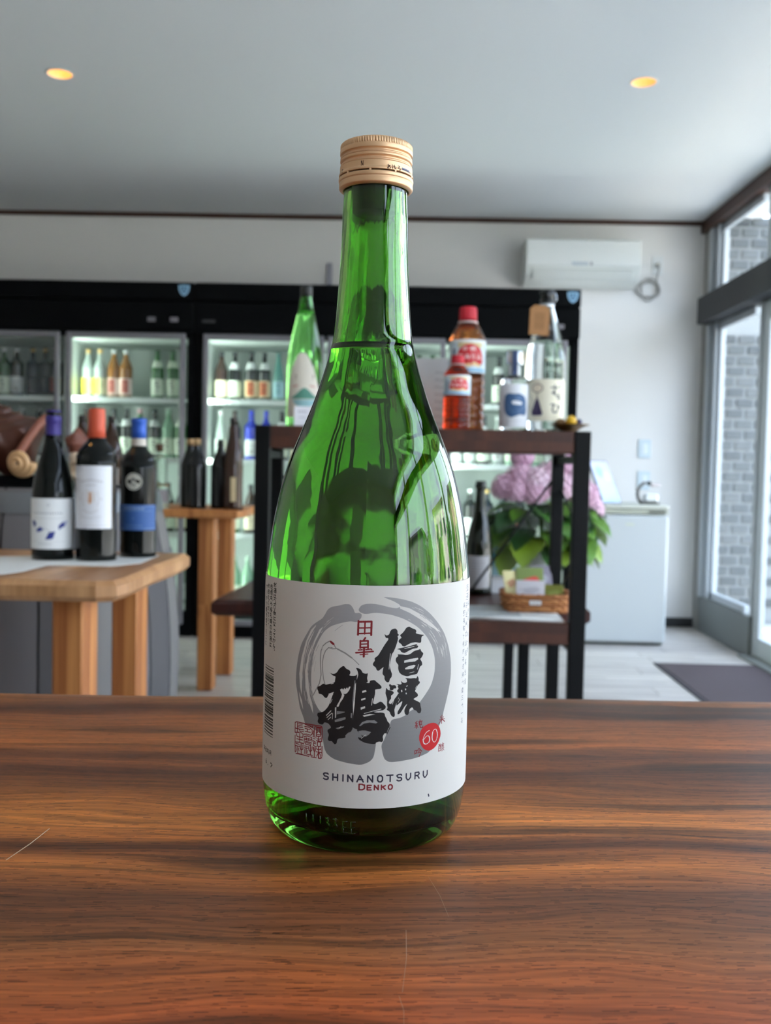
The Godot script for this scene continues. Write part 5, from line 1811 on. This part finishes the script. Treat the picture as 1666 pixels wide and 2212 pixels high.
func make_sake() -> void:
	var t := thing("sake_bottle", "green glass sake bottle with gold screw cap and white brush-painted label on the wooden counter", "bottle", BOTTLE)
	var out := smooth(mm(OUTER), 4)
	var closed := mm([0, 7.5, 12, 7, 22, 4.8])
	closed.append_array(out)
	var inner := []
	for q in range(out.size() - 1, -1, -1):
		var p: Vector2 = out[q]
		if p.y > 0.011:
			inner.append(Vector2(p.x - (0.0032 if p.y < 0.15 else 0.0026), p.y))
	closed.append(Vector2(0.0115, 0.2632))
	closed.append(Vector2(0.0102, 0.2632))
	closed.append_array(inner)
	closed.append_array(mm([36, 8.6, 33, 7.4, 28, 8.2, 18, 11, 8, 12.4, 0, 12.8]))
	var ripple := noise(5, 1.0, 2)
	var gm := glass(M.bottle_green, 1.5)
	var inside_from := out.size() + 6
	var cut := 0
	while closed[cut].y > 0.003 or closed[cut].x < 0.03:
		cut += 1
	while closed[cut].y < 0.0187:
		cut += 1
	inside_from -= cut
	var upper: Array = closed.slice(cut)
	var foot: Array = closed.slice(0, cut + 1)
	var waves := func(a: float, k: int) -> float:
		if k < inside_from or upper[k].x < 0.006:
			return 0.0
		var y: float = upper[k].y
		return 0.00006 * ripple.get_noise_3d(cos(a) * 3.5, sin(a) * 3.5, y * 55.0) + 0.00003 * ripple.get_noise_3d(cos(a) * 11.0, sin(a) * 11.0, y * 420.0)
	obj("glass", lathe(upper, 128, waves), gm, t)
	piece(obj("base", lathe(foot, 128), glass(Color(0.12, 0.44, 0.05).linear_to_srgb(), 1.5), t), "thick darker green glass foot")
	# the sake, touching the glass, up to the neck
	var level := 0.1866
	var liquid := mm([0, 12.7, 8, 12.3, 18, 10.9, 28, 8.1, 33, 7.3, 36, 8.5])
	for q in range(inner.size() - 1, -1, -1):
		if inner[q].y < level:
			liquid.append(Vector2(inner[q].x + 0.00018, inner[q].y))
	var rim: float = liquid[-1].x
	liquid.append_array([Vector2(rim - 0.0001, level + 0.0012), Vector2(rim - 0.0004, level + 0.0004), Vector2(rim - 0.0010, level - 0.0002), Vector2(rim - 0.002, level - 0.0006), Vector2(rim - 0.0035, level - 0.0009), Vector2(rim - 0.006, level - 0.001), Vector2(0, level - 0.001)])
	obj("sake", lathe(liquid, 96), glass(Color(0.99, 0.99, 0.97), 1.34), t)
	obj("stopper", lathe(mm([0, 238, 8.2, 238.2, 8.8, 238.8, 9.2, 246, 9.5, 262, 0, 262]), 48), mat(srgb(22, 26, 22), 0.5), t)
	# raised mould marks near the base
	var marks := begin()
	for q in [[-0.30, "33", 13.6, 5.0], [-0.13, "EE", 13.0, 5.0], [-0.52, "IIIII", 15.5, 3.4]]:
		for i in q[1].length():
			var a: float = q[0] + i * 0.075
			for s in LETTER[q[1][i]].split(","):
				var pts := []
				for j in range(0, s.length() - 1, 2):
					var aa := a + (int(s[j]) - 4.5) / 10.0 * 0.06
					var h: float = (q[2] - 4.0 + (9 - int(s[j + 1])) / 9.0 * q[3]) * 0.001
					var r := radius_at(out, h) - 0.00005
					pts.append(Vector3(r * sin(aa), h, r * cos(aa)))
				tube_in(marks, pts, 0.00028, 6)
	obj("mould_mark", done(marks), gm, t)
	# the label
	var label := paper_round(out, -100.0 / 180 * PI, 100.0 / 180 * PI, 0.0187, 0.0988, 0.00012, 0.0001, 160, 24)
	var lm := printed(label_print(), 0.62)
	lm.backlight_enabled = true
	lm.backlight = Color(0.22, 0.22, 0.22)
	obj("label", label, lm, t)
	obj("back_label", paper_round(out, 1.85, 4.2, 0.0187, 0.079, 0.00012, 0.0001, 90, 24), mat(srgb(236, 235, 231), 0.62), t)
	make_cap(t)


const LETTER := {"S": "827131121335658688693918", "H": "1119,8189,1585", "I": "5159", "N": "19118981", "A": "094199,2686", "O": "51311317396987836151", "T": "0191,5159", "U": "111639598681", "R": "19117183746515,5589", "D": "1911617292976919", "E": "81111989,1575", "K": "1119,8215,3489", "3": "1181447587692918", " ": ""}


func written(p: Print, text: String, c: Color, x: float, y: float, w: float, h: float, gap: float, pen: float, big_first := 1.0) -> void:
	for i in text.length():
		var f := big_first if i == 0 else 1.0
		p.glyph(LETTER[text[i]], c, x, y + h * (1.0 - f), w * f, h * f, pen)
		x += w * f + gap


func column(p: Print, text: String, c: Color, x: float, y: float, w: float, h: float, step: float, pen: float) -> void:
	for i in text.length():
		if GLYPH.has(text[i]):
			p.glyph(GLYPH[text[i]], c, x - w / 2, y + i * step, w, h, pen)
		elif text[i] == "。":
			p.oval(c, x + w * 0.25, y + i * step + h * 0.2, w * 0.12, w * 0.12)


# The front label, in twentieths of a millimetre along the paper from its middle and down from its top edge.
func label_print() -> ImageTexture:
	var paper := srgb(214, 214, 209)
	var half := 40.25 * deg_to_rad(100) * 20
	var p := Print.new(2048, 1200, paper, 2048.0 / (2 * half), -half, 0.0)
	var red := srgb(126, 16, 24)
	var red2 := srgb(190, 6, 18)
	var ink := srgb(18, 16, 18)
	var ink2 := srgb(40, 38, 58)
	var grey := srgb(152, 153, 154)
	var grey2 := srgb(134, 135, 136)
	var crane := srgb(140, 140, 136)
	var scuff := srgb(214, 212, 208)
	ink_on_label(p, paper, red, red2, ink, ink2, grey, grey2, crane, scuff)
	# dry-brush streaks in the ring
	rng.seed = 41
	for i in 130:
		var left := rng.randf() < 0.62
		var a := rng.randf_range(2.75, 3.95) if left else rng.randf_range(5.05, 5.95)
		var rad := rng.randf_range(0.8, 0.98)
		var span_ := rng.randf_range(0.03, 0.16)
		var l := []
		for j in 5:
			var b := a + span_ * j / 4.0
			l += [140.0 + cos(b) * 610 * rad, 695.0 + sin(b) * 605 * rad]
		p.line(paper if rng.randf() < 0.8 else grey, rng.randf_range(1.2, 3.2), l)
	# SHINANOTSURU / DENKO
	var tx := -277.0
	var widths := 779.0
	var word := "SHINANOTSURU"
	var w := 50.0
	var gap := (widths - 9.6 * w) / 11.0 - 6.0
	for i in word.length():
		var narrow := 0.35 if word[i] == "I" else 1.0
		p.glyph(LETTER[word[i]], ink2, tx - (w * (1 - narrow) / 2 if narrow < 1 else 0.0), 1392.0, w, 58.0, 10.5)
		tx += w * narrow + gap * (1.0 if narrow == 1.0 else 1.0)
	written(p, "DENKO", red, -14.0, 1466.0, 40.0, 42.0, 11.0, 10.0, 1.22)
	# the small print down the left side
	var k := srgb(40, 44, 36)
	column(p, "お酒は２０歳になってから。", k, -812, 36, 50, 40, 43, 6.4)
	column(p, "妊娠中や授乳期の飲酒は", k, -880, 57, 50, 42, 45, 6.4)
	column(p, "お控えください。", k, -948, 60, 50, 40, 44, 6.4)
	column(p, "すりが少量放置すること", k, -1014, 76, 50, 40, 44, 6.4)
	rng.seed = 9
	var y := 706.0
	while y < 1240:
		var bar := rng.randi_range(1, 3) * 5.4
		p.rect(k, -1012, y, 208, bar)
		y += bar + rng.randi_range(1, 3) * 4.4
	p.rect(paper, -1012, 700, 2, 540)
	for i in 4:
		p.glyph(GLYPH["製造年月"[i]], k, -1020 + i * 50, 1350, 46, 42, 5.4)
	p.glyph("413233446567684828263334", k, -955, 1438, 44, 44, 8)
	p.rect(k, -895, 1474, 8, 8)
	p.glyph("1312428456299", k, -842, 1438, 44, 44, 8)
	# and down the right side
	var thin := srgb(120, 126, 136)
	column(p, "長野県駒ヶ根市赤須東十番三十一号", thin, 956, 174, 46, 48, 60.5, 4.4)
	column(p, "製造株式会社長生社", thin, 1024, 176, 52, 52, 76, 4.8)
	column(p, "清酒", thin, 1034, 40, 84, 62, 66, 5.6)
	column(p, "長野県市東十番", thin, 1090, 176, 40, 44, 62, 4.0)
	return p.texture()


func make_cap(t: Node3D) -> void:
	var gold := mat(srgb(226, 186, 144), 0.42, 0.6)
	var cap := obj("screw_cap", lathe(smooth(mm([
		12.9, 252.2, 14.25, 252.2, 14.35, 252.4, 14.3, 252.9, 14.1, 253.2, 13.98, 253.4, 13.97, 255.5, 13.8, 255.62, 13.82, 255.75, 13.95, 255.9, 13.9, 256.3, 13.35, 256.6, 13.3, 257.2, 13.85, 257.6, 13.98, 258, 13.95, 258.4, 13.78, 258.55, 13.8, 258.7, 13.92, 258.85, 13.9, 259.2, 13.35, 259.45, 13.3, 260.1, 13.9, 260.4, 14.05, 260.7, 14.05, 262.1, 13.85, 262.3]), 3), 128), gold, t)
	var lines := func(a: float, k: int) -> float:
		return 0.00016 * signf(sin(a * 84.0)) if k > 0 and k < 4 else 0.0
	obj("knurled_rim", lathe(mm([13.7, 262.2, 13.85, 262.45, 13.85, 263.3, 13.8, 264.0, 13.4, 264.6, 12.6, 264.95, 11, 264.8, 0, 264.8]), 504, lines), gold, cap)
	# the tamper band below the slot, held by small bridges
	var ring := obj("tamper_band", lathe(smooth(mm([12.7, 247.0, 13.3, 247.1, 14.1, 247.6, 14.28, 248.2, 14.28, 249.4, 14.2, 249.75, 14.25, 250.0, 14.45, 250.3, 14.5, 251.1, 14.4, 251.5, 14.2, 251.6, 12.9, 251.6, 12.7, 247.0]), 3), 128), gold, t)
	for i in 9:
		var a := -0.13 + i * TAU / 9.0
		obj("bridge", box(Vector3(0.0008, 0.0008, 0.0012), 0.0001), gold, ring, Vector3(0.0138 * sin(a), 0.2519, 0.0138 * cos(a)), Vector3(0, a, 0))
	obj("liner", lathe(mm([0, 251.9, 12.85, 251.9, 12.85, 252.0, 0, 252.1]), 32), mat(srgb(30, 14, 6), 0.8), cap)
	# printed band
	var g := srgb(226, 186, 144)
	var p := Print.new(2048, 74, g, 2048.0 / 880.0, 0, 0)   # one unit is a tenth of a millimetre along the band
	var k := srgb(46, 20, 12)
	var mid := 444.7
	p.rect(srgb(236, 200, 156), mid - 90, 20.6, 350, 1.2)
	p.glyph("19118981", k, mid - 60, -0.5, 11, 23, 2.0)
	p.glyph(GLYPH["あ"], k, mid + 38, 11.5, 18, 21, 2.4)
	p.glyph("1119,3383,61688699", k, mid + 59, 11.5, 18, 21, 2.4)
	p.glyph(GLYPH["る"], k, mid + 82, 11.5, 18, 21, 2.4)
	p.rect(srgb(96, 96, 110), mid + 106, 16, 51, 10)
	p.glyph("1282,6229,4599", k, mid - 170, 13, 16, 18, 2.2)
	p.glyph("1289,8229", k, mid - 192, 13, 16, 18, 2.2)
	var bm := printed(p.texture(), 0.42)
	bm.metallic = 0.6
	obj("printed_band", paper_round(mm([14.27, 252.2, 14.36, 252.4, 14.31, 252.9, 14.11, 253.2, 13.99, 253.4, 13.98, 256]), -PI, PI, 0.2523, 0.25548, 0.00003, 0.00004, 128, 12), bm, cap)


func ink_on_label(p: Print, paper: Color, red: Color, red2: Color, ink: Color, ink2: Color, grey: Color, grey2: Color, crane: Color, scuff: Color) -> void:
	p.shade(srgb(160, 161, 162), srgb(122, 123, 124), [-37,177,-18,145,21,132,80,132,135,143,190,159,241,166,267,153,259,138,209,110,169,95,136,81,188,84,271,97,352,119,427,155,507,212,585,287,659,376,713,486,746,594,751,720,723,830,688,928,666,986,660,1026,596,1119,557,1215,532,1263,469,1279,410,1291,310,1300,210,1305,172,1281,158,1240,145,1175,166,1135,185,1086,202,1036,216,986,281,978,323,961,355,935,400,914,475,831,536,756,567,663,567,561,537,466,481,380,402,306,296,244,191,209,86,196,12,209,-25,196])
	p.fill(paper, [260,148,337,168,440,224,532,293,620,368,517,314,441,264,338,202,264,168])
	p.fill(paper, [503,280,556,315,602,370,571,347])
	p.shade(srgb(160, 161, 162), srgb(122, 123, 124), [-14,236,-11,210,-31,199,-61,205,-71,172,-96,139,-138,140,-179,154,-230,164,-262,186,-285,230,-304,258,-349,287,-395,324,-440,397,-479,464,-504,549,-521,651,-527,756,-502,855,-482,943,-447,1009,-428,1065,-355,1085,-287,1116,-263,1244,-198,1290,-95,1311,5,1322,66,1296,93,1264,106,1184,107,1154,129,1084,49,1043,-101,999,-204,976,-263,962,-313,943,-357,876,-379,804,-387,714,-382,614,-366,510,-332,426,-289,352,-236,308,-174,284,-93,262,-44,270])
	p.fill(paper, [-294,315,-325,340,-367,414,-414,536,-440,660,-434,771,-405,879,-362,972,-368,914,-394,836,-405,757,-417,657,-395,533,-353,428])
	p.fill(paper, [-351,307,-394,350,-436,437,-474,563,-493,688,-483,788,-466,847,-465,745,-457,662,-441,559,-411,454,-372,370])
	p.fill(paper, [-495,821,-480,890,-450,956,-462,887])
	p.line(grey, 6.6, [-359,330,-417,435,-449,560,-461,683,-451,804,-434,873])
	p.line(grey, 5.5, [-325,335,-371,430,-404,555,-412,636])
	p.line(crane, 7.4, [-366,833,-339,782,-316,738,-304,674,-309,606,-312,551,-308,496,-293,458,-271,436,-244,420])
	p.line(crane, 6.7, [-273,739,-285,699,-293,638,-295,577,-287,529,-273,493,-249,467,-223,474,-192,471])
	p.line(crane, 6.7, [-210,442,-194,467,-139,492])
	p.line(crane, 10.4, [-182,473,-126,499,-77,532])
	p.line(crane, 5.2, [-77,532,-50,555,-25,580])
	p.line(crane, 4.5, [-233,464,-221,465])
	p.fill(red, [-244,417,-234,415,-218,424,-206,435,-205,447,-219,444,-235,432])
	p.line(red, 14.1, [-34,260,-36,361])
	p.line(red, 14.1, [-34,266,59,262,58,361])
	p.line(red, 11.1, [13,264,11,353])
	p.line(red, 10.4, [-33,311,58,307])
	p.line(red, 11.1, [-36,352,58,347])
	p.line(red, 12.6, [17,382,5,401])
	p.line(red, 12.6, [-18,404,-18,458])
	p.line(red, 12.6, [-19,407,36,403,37,456])
	p.line(red, 8.9, [-17,430,35,426])
	p.line(red, 10.4, [-18,454,37,450])
	p.line(red, 9.7, [-31,473,-4,470])
	p.line(red, 9.7, [23,469,56,463,64,469])
	p.line(red, 11.9, [-48,493,74,481])
	p.line(red, 14.9, [10,453,8,520])
	p.line(red, 7.4, [-18,507,37,500])
	p.fill(ink, [152,351,166,366,187,358,194,333,209,317,236,314,249,333,248,352,261,362,248,371,254,386,249,410,236,453,220,489,210,500,204,534,194,588,205,627,214,648,211,672,199,683,194,706,183,711,168,701,159,684,160,664,144,649,147,612,153,594,133,610,116,624,102,619,96,599,76,585,74,569,89,548,84,531,111,511,130,477,157,430,183,393,180,383,162,382], true)
	p.fill(ink, [261,419,256,405,271,389,281,384,266,364,281,354,299,335,316,309,338,303,360,318,387,326,396,341,389,357,427,367,466,373,438,383,438,425,425,430,394,422,356,424,323,439,304,450,286,444,278,429], true)
	p.fill(ink, [246,467,269,460,326,452,379,441,408,434,396,446,415,450,407,467,372,469,342,480,324,489,303,499,279,489,269,471], true)
	p.fill(ink, [250,505,284,507,321,514,350,508,380,486,423,479,430,473,440,494,459,510,452,526,441,543,430,550,447,573,451,596,432,606,423,628,409,659,392,662,356,666,329,673,288,659,266,638,258,609,260,583,248,570,238,551,242,529,259,518], true)
	p.fill(paper, [303,554,344,545,412,539,417,550,388,566,344,567,303,570])
	p.fill(paper, [311,610,337,597,382,589,395,597,376,617,338,620,314,620])
	p.line(paper, 5.2, [305,464,379,453])
	p.line(paper, 4.5, [199,498,194,559,191,613])
	p.line(paper, 3.7, [219,496,213,532])
	p.line(paper, 5.2, [117,483,97,517])
	p.line(paper, 3.7, [137,463,124,481])
	p.line(paper, 4.5, [418,591,411,625])
	p.line(paper, 3.7, [346,648,384,642])
	p.fill(ink, [199,720,211,733,230,732,241,734,249,750,240,759,229,755,225,767,212,770,198,764,201,747,193,732], true)
	p.fill(ink, [173,747,186,767,205,770,224,778,231,789,220,802,209,808,211,832,200,842,193,865,212,873,239,831,250,818,266,792,276,797,266,827,250,868,244,888,236,915,242,956,235,971,219,962,209,948,202,927,179,912,187,899,181,872,183,831,169,794,170,776], true)
	p.fill(ink, [280,701,296,717,315,721,330,712,325,692,311,682,355,690,385,688,404,693,412,673,423,695,422,715,435,720,430,734,415,744,403,769,392,788,416,807,421,826,397,837,380,846,413,863,439,878,443,904,452,932,444,957,423,955,410,935,388,926,375,904,353,916,350,943,339,963,319,955,311,926,322,899,338,873,315,892,294,925,280,944,261,952,261,930,286,890,299,850,271,869,250,888,253,854,270,828,265,814,276,797,258,786,253,772,266,759,257,745,264,734,243,721,275,730,289,726], true)
	p.fill(paper, [283,772,292,769,295,784,286,788])
	p.fill(paper, [313,763,322,761,324,774,315,776])
	p.fill(paper, [318,794,327,792,330,804,322,806])
	p.fill(paper, [322,743,333,737,335,744,325,750])
	p.line(paper, 3.7, [407,749,398,768])
	p.line(paper, 3.7, [235,833,221,873])
	p.line(paper, 3.7, [277,835,264,861])
	p.line(paper, 3.7, [292,863,279,896])
	p.fill(ink, [-247,644,-231,656,-213,659,-196,656,-178,639,-170,621,-153,605,-134,592,-115,615,-88,625,-84,645,-96,664,-47,664,-36,648,-40,709,-50,723,-58,764,-64,860,-59,955,-57,995,-60,1051,-73,1079,-90,1083,-100,1093,-114,1108,-109,1122,-131,1129,-162,1133,-172,1146,-175,1171,-189,1180,-201,1169,-211,1157,-232,1160,-244,1147,-233,1111,-248,1085,-238,1070,-220,1062,-222,1048,-242,1027,-272,1023,-282,1042,-309,1042,-327,1026,-317,997,-330,978,-326,960,-303,954,-277,944,-245,907,-227,864,-214,822,-204,797,-239,807,-257,844,-275,838,-291,819,-321,816,-323,799,-333,783,-330,765,-307,756,-285,735,-266,745,-241,736,-198,722,-195,698,-192,674,-210,673], true)
	p.fill(grey2, [-54,696,-48,697,-51,757,-56,832,-63,887,-66,846,-60,764])
	p.fill(paper, [-158,771,-143,761,-134,770,-126,756,-118,766,-107,750,-100,761,-92,744,-81,744,-91,773,-106,794,-121,803,-131,799,-125,812,-134,836,-153,865,-165,897,-179,901,-180,892,-163,859,-148,827,-143,804])
	p.fill(grey2, [-193,998,-151,981,-114,971,-112,986,-143,1001,-191,1015])
	p.fill(grey2, [-186,1059,-156,1047,-122,1039,-129,1051,-167,1065])
	p.fill(paper, [-193,906,-182,903,-183,980,-191,985])
	p.fill(grey2, [-178,931,-120,931,-120,938,-179,957])
	p.line(paper, 6.7, [-222,933,-256,970])
	p.line(paper, 5.9, [-215,950,-252,986])
	p.line(paper, 5.2, [-223,980,-243,1001])
	p.line(paper, 5.2, [-242,811,-204,794])
	p.line(paper, 4.5, [-226,734,-208,729])
	p.line(paper, 4.5, [-214,847,-229,878])
	p.line(paper, 4.5, [-209,951,-211,993])
	p.line(paper, 3.7, [-156,1056,-145,1043])
	p.fill(grey2, [-76,939,-65,940,-67,976,-77,973])
	p.fill(ink, [-47,603,-22,608,-7,620,3,640,26,647,41,640,34,680,42,704,27,712,54,715,55,696,88,691,101,704,122,721,141,741,136,756,109,759,93,761,95,788,88,822,79,863,98,871,131,850,149,857,159,871,173,885,171,903,153,916,126,918,83,928,113,933,144,932,166,938,169,960,182,981,187,999,205,1016,202,1043,191,1070,182,1090,169,1084,154,1109,160,1137,151,1152,131,1146,107,1154,104,1164,77,1164,36,1158,9,1147,-15,1132,-22,1114,-5,1120,10,1116,2,1096,-10,1082,-29,1069,-28,1057,-47,1053,-62,1043,-59,996,-59,955,-50,886,-48,832,-44,764,-43,709,-35,682,-27,655,-33,628], true)
	p.fill(paper, [2,773,29,765,33,779,3,787])
	p.fill(paper, [-5,832,26,823,27,835,-3,845])
	p.fill(paper, [-7,896,24,884,26,899,-5,913])
	p.fill(paper, [9,954,59,941,100,946,66,952,19,964])
	p.fill(grey2, [-16,1032,6,1003,40,989,94,988,117,1005,104,1012,60,1006,20,1013,-6,1034])
	p.fill(grey2, [-21,1070,8,1064,31,1064,71,1076,59,1092,35,1110,8,1102,-8,1086])
	p.line(paper, 5.2, [99,775,94,822])
	p.line(paper, 5.2, [76,829,71,877])
	p.line(paper, 5.9, [86,920,139,906])
	p.line(paper, 4.5, [19,939,86,919])
	p.line(paper, 3.7, [2,1124,35,1096])
	p.line(grey2, 4.5, [197,1049,186,1083])
	p.line(ink, 5.2, [208,1043,185,1093])
	p.line(red, 6.9, [-524,1062,-508,1055,-447,1056,-360,1055,-300,1055,-289,1061,-287,1090,-288,1144,-289,1171])
	p.line(red, 6.0, [-286,1205,-285,1280])
	p.line(red, 6.9, [-286,1291,-300,1297,-314,1297])
	p.line(red, 6.0, [-330,1297,-373,1296])
	p.line(red, 6.5, [-392,1296,-442,1294,-486,1295,-512,1296])
	p.line(red, 6.0, [-519,1287,-522,1224,-522,1159])
	p.line(red, 6.0, [-523,1138,-524,1095,-524,1062])
	p.line(red, 6.5, [-502,1063,-501,1101])
	p.line(red, 5.5, [-495,1068,-455,1065])
	p.line(red, 5.5, [-492,1079,-455,1078])
	p.line(red, 6.0, [-495,1091,-452,1089])
	p.line(red, 6.5, [-519,1105,-482,1106,-444,1105])
	p.line(red, 6.0, [-500,1103,-502,1131])
	p.line(red, 6.5, [-520,1137,-481,1130])
	p.line(red, 6.0, [-485,1105,-472,1126,-446,1139,-450,1163])
	p.line(red, 5.5, [-468,1119,-443,1119])
	p.line(red, 6.5, [-511,1144,-503,1164,-483,1166,-452,1164])
	p.line(red, 6.5, [-478,1138,-477,1205])
	p.line(red, 6.0, [-506,1184,-450,1183])
	p.line(red, 6.5, [-517,1210,-477,1205,-441,1209])
	p.line(red, 5.5, [-513,1220,-481,1221])
	p.line(red, 6.0, [-516,1237,-479,1236])
	p.line(red, 6.0, [-496,1239,-495,1288])
	p.line(red, 5.5, [-513,1246,-507,1265,-513,1283])
	p.line(red, 5.5, [-487,1250,-482,1271])
	p.line(red, 6.9, [-464,1213,-461,1284])
	p.line(red, 6.0, [-474,1230,-470,1255,-459,1258,-447,1251,-446,1219])
	p.line(red, 9.2, [-495,1294,-452,1292])
	p.line(red, 5.5, [-431,1063,-398,1065,-365,1077])
	p.line(red, 6.5, [-434,1078,-400,1077,-369,1092,-367,1122,-379,1135,-405,1134])
	p.line(red, 5.5, [-431,1091,-387,1094])
	p.line(red, 6.9, [-410,1097,-412,1114])
	p.line(red, 5.5, [-430,1114,-383,1114])
	p.line(red, 4.6, [-390,1064,-365,1068])
	p.line(red, 5.5, [-439,1137,-412,1132])
	p.line(red, 6.0, [-437,1154,-409,1145,-371,1151,-368,1180])
	p.line(red, 6.0, [-436,1165,-436,1202])
	p.line(red, 5.5, [-429,1164,-373,1166])
	p.line(red, 5.5, [-429,1175,-378,1176])
	p.line(red, 5.1, [-414,1159,-417,1179])
	p.line(red, 5.1, [-396,1159,-398,1178])
	p.line(red, 6.0, [-423,1189,-375,1189,-379,1211,-423,1209,-423,1189])
	p.line(red, 4.6, [-417,1198,-385,1198])
	p.line(red, 6.0, [-432,1224,-406,1223])
	p.line(red, 6.5, [-433,1238,-402,1237])
	p.line(red, 6.5, [-417,1242,-417,1285])
	p.line(red, 5.1, [-430,1250,-432,1284])
	p.line(red, 5.1, [-407,1251,-409,1274])
	p.line(red, 6.9, [-382,1217,-380,1283])
	p.line(red, 6.0, [-397,1223,-393,1251,-381,1258,-368,1247,-367,1219])
	p.line(red, 6.5, [-406,1284,-364,1284])
	p.line(red, 5.5, [-363,1060,-365,1077])
	p.line(red, 6.0, [-346,1061,-349,1085,-358,1106,-359,1134])
	p.line(red, 6.0, [-350,1096,-351,1137])
	p.line(red, 6.5, [-339,1065,-296,1065])
	p.line(red, 6.9, [-332,1072,-334,1135,-301,1133,-298,1070,-332,1072])
	p.line(red, 5.5, [-321,1071,-322,1103,-332,1113])
	p.line(red, 5.5, [-309,1072,-308,1103,-299,1109])
	p.line(red, 6.0, [-325,1121,-306,1121])
	p.line(red, 5.5, [-362,1142,-338,1144])
	p.line(red, 5.5, [-358,1156,-341,1158])
	p.line(red, 6.0, [-360,1172,-351,1174,-357,1206,-342,1213,-330,1213])
	p.line(red, 5.5, [-353,1180,-336,1181])
	p.line(red, 5.5, [-348,1192,-337,1193])
	p.line(red, 6.5, [-314,1140,-315,1170])
	p.line(red, 5.5, [-329,1147,-324,1157,-298,1153,-296,1145])
	p.line(red, 6.0, [-333,1168,-295,1169])
	p.line(red, 6.5, [-323,1176,-298,1176,-300,1210,-323,1208,-323,1176])
	p.line(red, 6.0, [-357,1221,-354,1242,-347,1254,-347,1297])
	p.line(red, 6.0, [-335,1220,-337,1238,-345,1254])
	p.line(red, 5.5, [-350,1222,-347,1243])
	p.line(red, 7.8, [-313,1215,-312,1296])
	p.line(red, 6.0, [-328,1226,-323,1234,-297,1231,-295,1223])
	p.line(red, 6.5, [-332,1252,-289,1253])
	p.line(red, 6.0, [-315,1258,-327,1285])
	p.line(red, 6.0, [-308,1257,-295,1275,-292,1291])
	p.fill(red2, [568,1047,587,1053,606,1065,621,1082,632,1100,639,1120,642,1141,640,1161,632,1179,623,1198,610,1214,593,1229,575,1241,554,1249,532,1253,513,1249,497,1242,480,1231,466,1216,455,1199,446,1179,439,1160,437,1141,439,1122,444,1104,453,1085,466,1070,482,1059,501,1052,517,1047,535,1045,551,1045])
	p.line(paper, 5.2, [528,1098,512,1103,499,1110,486,1125,477,1143,473,1162,475,1179])
	p.line(paper, 8.4, [472,1159,475,1177,481,1190,492,1196])
	p.line(paper, 5.2, [485,1194,497,1198,510,1196,526,1187])
	p.line(paper, 9.1, [526,1187,532,1173,531,1157,526,1144])
	p.line(paper, 5.2, [529,1148,518,1137,505,1137,493,1144,480,1160])
	p.line(paper, 8.4, [558,1172,555,1155,556,1136,560,1116])
	p.line(paper, 5.2, [558,1119,567,1104,580,1097,592,1099,601,1110])
	p.line(paper, 8.4, [598,1109,606,1127,608,1147,604,1167])
	p.line(paper, 5.2, [606,1164,598,1182,587,1193,576,1195,565,1186,557,1171])
	p.line(red, 5.9, [417,1015,403,1027,419,1031,403,1045,423,1045])
	p.line(red, 6.3, [413,1036,413,1068])
	p.line(red, 4.9, [405,1053,400,1062])
	p.line(red, 4.9, [420,1054,426,1063])
	p.line(red, 5.9, [431,1020,461,1018])
	p.line(red, 7.0, [441,1008,442,1051,446,1065,466,1069,468,1057])
	p.line(red, 5.2, [434,1025,436,1044,457,1045,455,1025])
	p.line(red, 6.3, [652,1003,651,1065])
	p.line(red, 5.2, [626,1035,683,1035])
	p.line(red, 4.9, [634,1010,643,1026])
	p.line(red, 4.9, [672,1017,658,1030])
	p.line(red, 5.6, [647,1035,617,1065])
	p.line(red, 6.3, [654,1035,686,1056])
	p.line(red, 5.6, [403,1236,404,1261])
	p.line(red, 5.6, [403,1235,418,1233,419,1254,404,1256])
	p.line(red, 5.6, [438,1221,422,1239])
	p.line(red, 7.0, [438,1222,463,1246])
	p.line(red, 4.9, [432,1241,448,1241])
	p.line(red, 5.6, [428,1254,455,1252,441,1284])
	p.line(red, 4.5, [622,1223,648,1222])
	p.line(red, 4.5, [625,1232,623,1273,645,1272,646,1233,625,1232])
	p.line(red, 3.8, [631,1224,631,1248])
	p.line(red, 3.8, [639,1224,642,1248])
	p.line(red, 3.8, [625,1257,645,1256])
	p.line(red, 4.2, [668,1214,668,1226])
	p.line(red, 4.2, [653,1227,682,1227])
	p.line(red, 3.8, [654,1237,682,1238])
	p.line(red, 3.8, [653,1247,683,1248])
	p.line(red, 3.8, [661,1227,662,1249])
	p.line(red, 3.8, [674,1228,675,1248])
	p.line(red, 3.8, [653,1255,684,1257])
	p.line(red, 4.2, [664,1256,654,1279])
	p.line(red, 4.2, [671,1257,684,1276])
	p.line(red, 3.8, [663,1265,666,1279])
	p.line(scuff, 14.6, [-254,1492,-256,1594])
	p.line(ink2, 10.9, [532,1585,537,1599])
